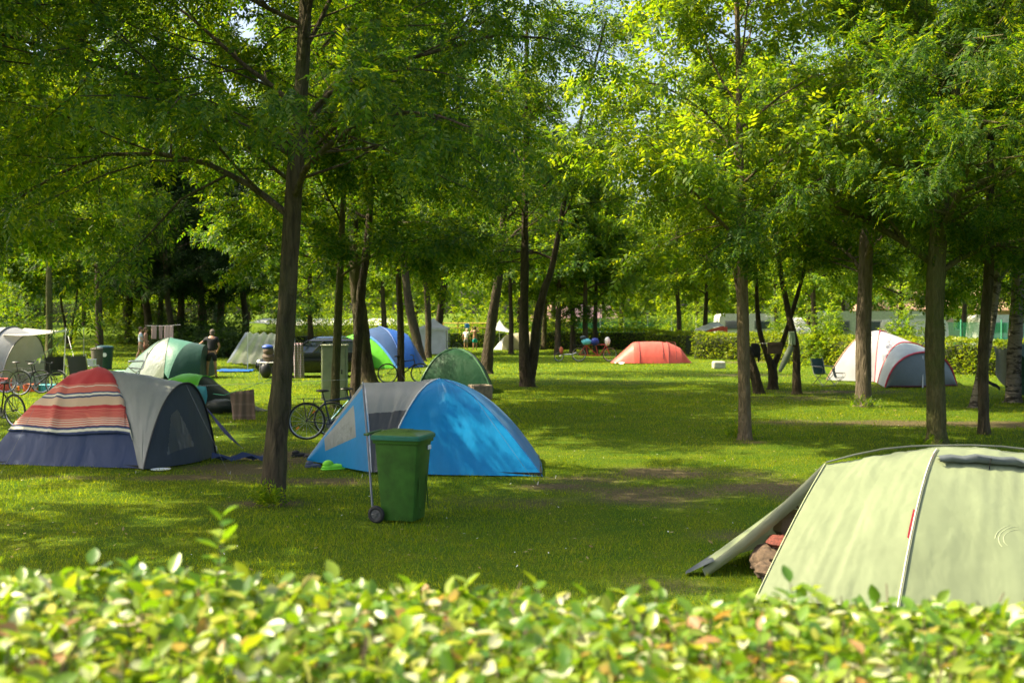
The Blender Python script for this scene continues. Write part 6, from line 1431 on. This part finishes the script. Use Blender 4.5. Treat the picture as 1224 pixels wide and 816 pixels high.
bush('dark shrub left of the silver tarp', 272, 62, 1.8, 2.0, 13, LEAFD, 1800)
bush('scrubby bush by the left edge behind the awning', 12, 60, 2.4, 3.4, 14, LEAF, 2200)
bush('loose bush on the sunlit bank at the left', 130, 92, 3.0, 3.2, 15, LEAFY)
# ================================================================ net fence, sign post, net
def netmat():
    m_, nt, N, L = new_mat('green_netting'); co = coords(nt); mp = N.new('ShaderNodeMapping'); mp.inputs['Scale'].default_value = (20, 20, 20); L.new(co, mp.inputs['Vector'])
    d = N.new('ShaderNodeBsdfDiffuse'); d.inputs['Color'].default_value = (.03, .22, .11, 1); t = N.new('ShaderNodeBsdfTranslucent'); t.inputs['Color'].default_value = (.05, .35, .18, 1); tr = N.new('ShaderNodeBsdfTransparent')
    a = N.new('ShaderNodeMixShader'); a.inputs[0].default_value = .5; L.new(d.outputs[0], a.inputs[1]); L.new(t.outputs[0], a.inputs[2]); b = N.new('ShaderNodeMixShader'); b.inputs[0].default_value = .45; L.new(a.outputs[0], b.inputs[1]); L.new(tr.outputs[0], b.inputs[2]); out(nt, b.outputs[0]); return m_
NET = netmat()
def fence(label, p0, p1, h, n, post):
    a, b = Vector((*p0, 0)), Vector((*p1, 0)); root = thing('net_fence', label, 'fence', tuple(a))
    MB().grid([[a.lerp(b, i / (n * 3)) + Vector((0, .05 * math.sin(i), z)) for z in (.05, h * .5, h)] for i in range(n * 3 + 1)]).build('netting', NET, root)
    for i in range(n + 1): MB().tube([a.lerp(b, i / n), a.lerp(b, i / n) + Vector((0, 0, h + .15))], .045, 8).build('post', post, root)
fence('green netting fence on thin posts beyond the coral red tent', gp2(690, 92), gp2(862, 88), 2.0, 6, plain('pale_post', (.55, .58, .55), .5))
fence('low green wire fence in front of the caravans at the right', gp2(1125, 62), gp2(1300, 58), 1.9, 7, plain('green_post', (.08, .35, .20), .5))
sg = thing('sign_post', 'small square blue sign on a post behind the bathers', 'sign', (*gp2(558, 82), 0)); x, y = gp2(558, 82)
MB().tube([(x, y + .04, 0), (x, y + .04, 1.7)], .04, 8).build('post', plain('yellow_post', (.6, .45, .08), .5), sg); MB().box((x, y, 1.48), (.34, .03, .34), bev=.008).build('sign_panel', plain('sign_blue', (.02, .22, .50), .4), sg)
MB().box((x - .11, y - .018, 1.48), (.07, .01, .30)).build('sign_border', plain('sign_pale', (.35, .60, .75), .5), sg)
rl = thing('railing', 'low yellow painted railing beyond the bathers', 'railing', (*gp2(532, 84), 0)); x0, x1 = gp2(530, 84)[0], gp2(582, 84)[0]; ym = plain('yellow_paint', (.62, .42, .10), .5)
for z in (1.3, 1.65): MB().tube([(x0, 84, z), (x1, 84, z)], .04, 6).build('rail', ym, rl)
for i in range(4): MB().tube([(x0 + (x1 - x0) * i / 3, 84, 0), (x0 + (x1 - x0) * i / 3, 84, 1.7)], .04, 6).build('post', ym, rl)

# ================================================================ caravans and buildings beyond the hedge
def caravan(label, c, rz, Ln, Wd, Ht, col, stripe=None, win=3, z=.35):
    root = thing('caravan', label, 'caravan', (0, 0, 0)); pm = plain('caravan_panel', col, .4, bmp=.02); h = Ln / 2
    prof = []
    for (x, zz, r_) in [(-h, z, .1), (h, z, .1), (h - .1, Ht, .35), (-h + .1, Ht, .35)]: prof.append((x, zz, r_))
    pts = []
    for i, (x, zz, r_) in enumerate(prof):
        p = Vector((x, zz)); a = (Vector(prof[i - 1][:2]) - p).normalized() * r_ + p; b = (Vector(prof[(i + 1) % 4][:2]) - p).normalized() * r_ + p
        for t in (0, .25, .5, .75, 1): q = a.lerp(p, t).lerp(p.lerp(b, t), t); pts.append((q.x, q.y))
    MB().prism(pts, -Wd / 2, Wd / 2).build('body', pm, root)
    gm_ = plain('caravan_window', (.05, .07, .08), .1, spec=.9)
    for i in range(win):
        x = -h + Ln * (i + .5) / win; fr = MB().box((x, -Wd / 2 - .015, z + (Ht - z) * .62), (Ln / win * .55, .03, (Ht - z) * .30), bev=.01).build('window', plain('window_rubber', (.25, .26, .25), .5), root)
        MB().box((x, -Wd / 2 - .035, z + (Ht - z) * .62), (Ln / win * .48, .02, (Ht - z) * .24), bev=.008).build('pane', gm_, fr)
    if stripe: MB().box((0, -Wd / 2 - .012, z + (Ht - z) * .3), (Ln * .96, .02, .10)).build('stripe', stripe, root)
    dr = MB().box((h - .55, -Wd / 2 - .012, z + (Ht - z) * .48), (.6, .02, (Ht - z) * .86), bev=.006).build('door', pm, root); MB().box((h - .35, -Wd / 2 - .03, z + (Ht - z) * .45), (.1, .03, .03)).build('handle', BLK, dr)
    for s in (-1, 1):
        wo = MB().disc((0.3 * h * .2, s * (Wd / 2 - .12), .3), (0, 1, 0), .2, .16, 18).build('wheel', BLK, root); MB().ring((.3 * h * .2, s * (Wd / 2 - .1), .3), (0, 1, 0), .24, .06, 20, 6).build('tyre', plain('tyre_rubber', (.02, .02, .02), .8), wo)
    MB().tube([(-h, 0, .4), (-h - 1., 0, .4)], .05, 6).tube([(-h - .8, 0, 0), (-h - .8, 0, .4)], .03, 6).build('drawbar', GREYP, root)
    root.location = (c[0], c[1], 0); root.rotation_euler = (0, 0, rz); return root
cw = (.72, .72, .68)
caravan('white caravan seen behind the lone tan ash beyond the hedge', gp2(890, 78), 0, 4.0, 2.1, 2.35, cw, None, 2)
caravan('long pale green caravan beyond the hedge left of the rough barked tree', gp2(1040, 62), R(-3), 5.6, 2.2, 2.5, (.42, .50, .38), None, 3)
caravan('white camper beyond the hedge behind the thick trunk', gp2(1092, 56.5), R(-4), 2.9, 2.1, 2.1, cw, None, 2)
caravan('distant caravan near the right edge with a turquoise stripe', gp2(1205, 66), R(-2), 4.2, 2.1, 2.3, cw, plain('turquoise_stripe', (.05, .45, .50), .4), 2)
def awning_tent(label, px, Yd, wpx, zt, z0, wall, roof):
    x, y = gp2(px, Yd); w_ = wpx / F * Yd; root = thing('awning_tent', label, 'awning', (x, y, 0)); e = .2
    MB().box((x, y + 1, z0 / 2), (w_ * .9, 2, z0)).build('wall', wall, root)
    m_ = MB(); m_.add([(x - w_ / 2, y - e, z0), (x + w_ / 2, y - e, z0), (x + w_ / 2, y + 2 + e, z0), (x - w_ / 2, y + 2 + e, z0), (x - w_ * .12, y + 1, zt), (x + w_ * .12, y + 1, zt)], [[0, 1, 5, 4], [2, 3, 4, 5], [1, 2, 5], [3, 0, 4], [3, 2, 1, 0]]); m_.build('roof', roof, root, smooth=False)
awning_tent('small white pointed marquee with a dark wall beyond the hedge', 958, 66, 36, 2.15, 1.0, plain('dark_wall', (.06, .07, .08), .7), WHTF)
# white awning with red edge
x, y = gp2(851, 70); root = thing('awning_tent', 'sloping white awning with a red trimmed end beyond the hedge', 'awning', (x, y, 0)); w_ = 38 / F * 70
P0 = Vector((x - w_ / 2, y, .95)); P1 = Vector((x + w_ / 2 - .25, y, 1.62)); 
MB().grid([[P0.lerp(P1, i / 8) + Vector((0, 2 * j, .12 * math.sin(math.pi * i / 8) + .25 * j)) for j in (0, .5, 1)] for i in range(9)]).build('roof', WHTF, root)
rr_ = plain('red_canvas', (.55, .09, .05), .7); MB().grid([[P0.lerp(P1, i / 8) + Vector((0, -.02, .12 * math.sin(math.pi * i / 8) - (.02 + .30 * i / 8 * (z)))) for z in (0, 1)] for i in range(3, 9)]).build('trim', rr_, root); MB().box((P1.x + .1, y, .8), (.25, .2, 1.5), bev=.03).build('wall', rr_, root)
MB().box((x + .2, y + 1, .55), (w_ * .8, 1.6, 1.05)).build('wall', WHTF, root, label='white canvas wall')
def house(label, px, Yd, W_, Hw, Hr, D_, wall, roof, rz=0, nw=3):
    x, y = gp2(px, Yd); root = thing('house', label, 'building', (0, 0, 0))
    MB().prism([(-W_ / 2, 0), (W_ / 2, 0), (W_ / 2, Hw), (-W_ / 2, Hw)], 0, D_).build('wall', wall, root)
    m_ = MB(); o_ = .4; m_.add([(-W_ / 2 - o_, -o_, Hw), (W_ / 2 + o_, -o_, Hw), (W_ / 2 + o_, D_ + o_, Hw), (-W_ / 2 - o_, D_ + o_, Hw), (-W_ / 2 + 1, D_ / 2, Hw + Hr), (W_ / 2 - 1, D_ / 2, Hw + Hr)], [[0, 1, 5, 4], [2, 3, 4, 5], [1, 2, 5], [3, 0, 4], [3, 2, 1, 0]]); ro = m_.build('roof', roof, root, smooth=False)
    MB().box((W_ * .2, D_ * .5, Hw + Hr + .1), (.5, .5, .9)).build('chimney', wall, ro)
    for i in range(nw):
        xx = -W_ / 2 + W_ * (i + .5) / nw; f_ = MB().box((xx, -.02, Hw * .6), (1.1, .06, 1.1)).build('window', WHT, root); MB().box((xx, -.06, Hw * .6), (.92, .03, .92)).build('pane', plain('window_glass', (.04, .06, .07), .08, spec=.9), f_)
    root.location = (x, y, 0); root.rotation_euler = (0, 0, rz)
house('pale pink house with a clay roof glimpsed behind trees on the far right', 1150, 92, 14, 2.6, 2.2, 7, plain('pink_render', (.62, .42, .34), .9, bmp=.2), plain('clay_roof', (.30, .19, .13), .9, bmp=.3), R(-5))
house('low salmon house glimpsed through trunks beyond the tandem', 692, 118, 9, 1.6, 1.7, 6, plain('salmon_render', (.68, .38, .30), .9, bmp=.2), plain('pale_tile_roof', (.70, .40, .32), .9, bmp=.3), R(3), 4)
house('low yellow building beyond the flat topped hedge', 385, 104, 14, 1.3, .6, 6, plain('yellow_render', (.55, .48, .10), .9, bmp=.2), plain('pale_roof', (.55, .55, .5), .9), 0, 4)
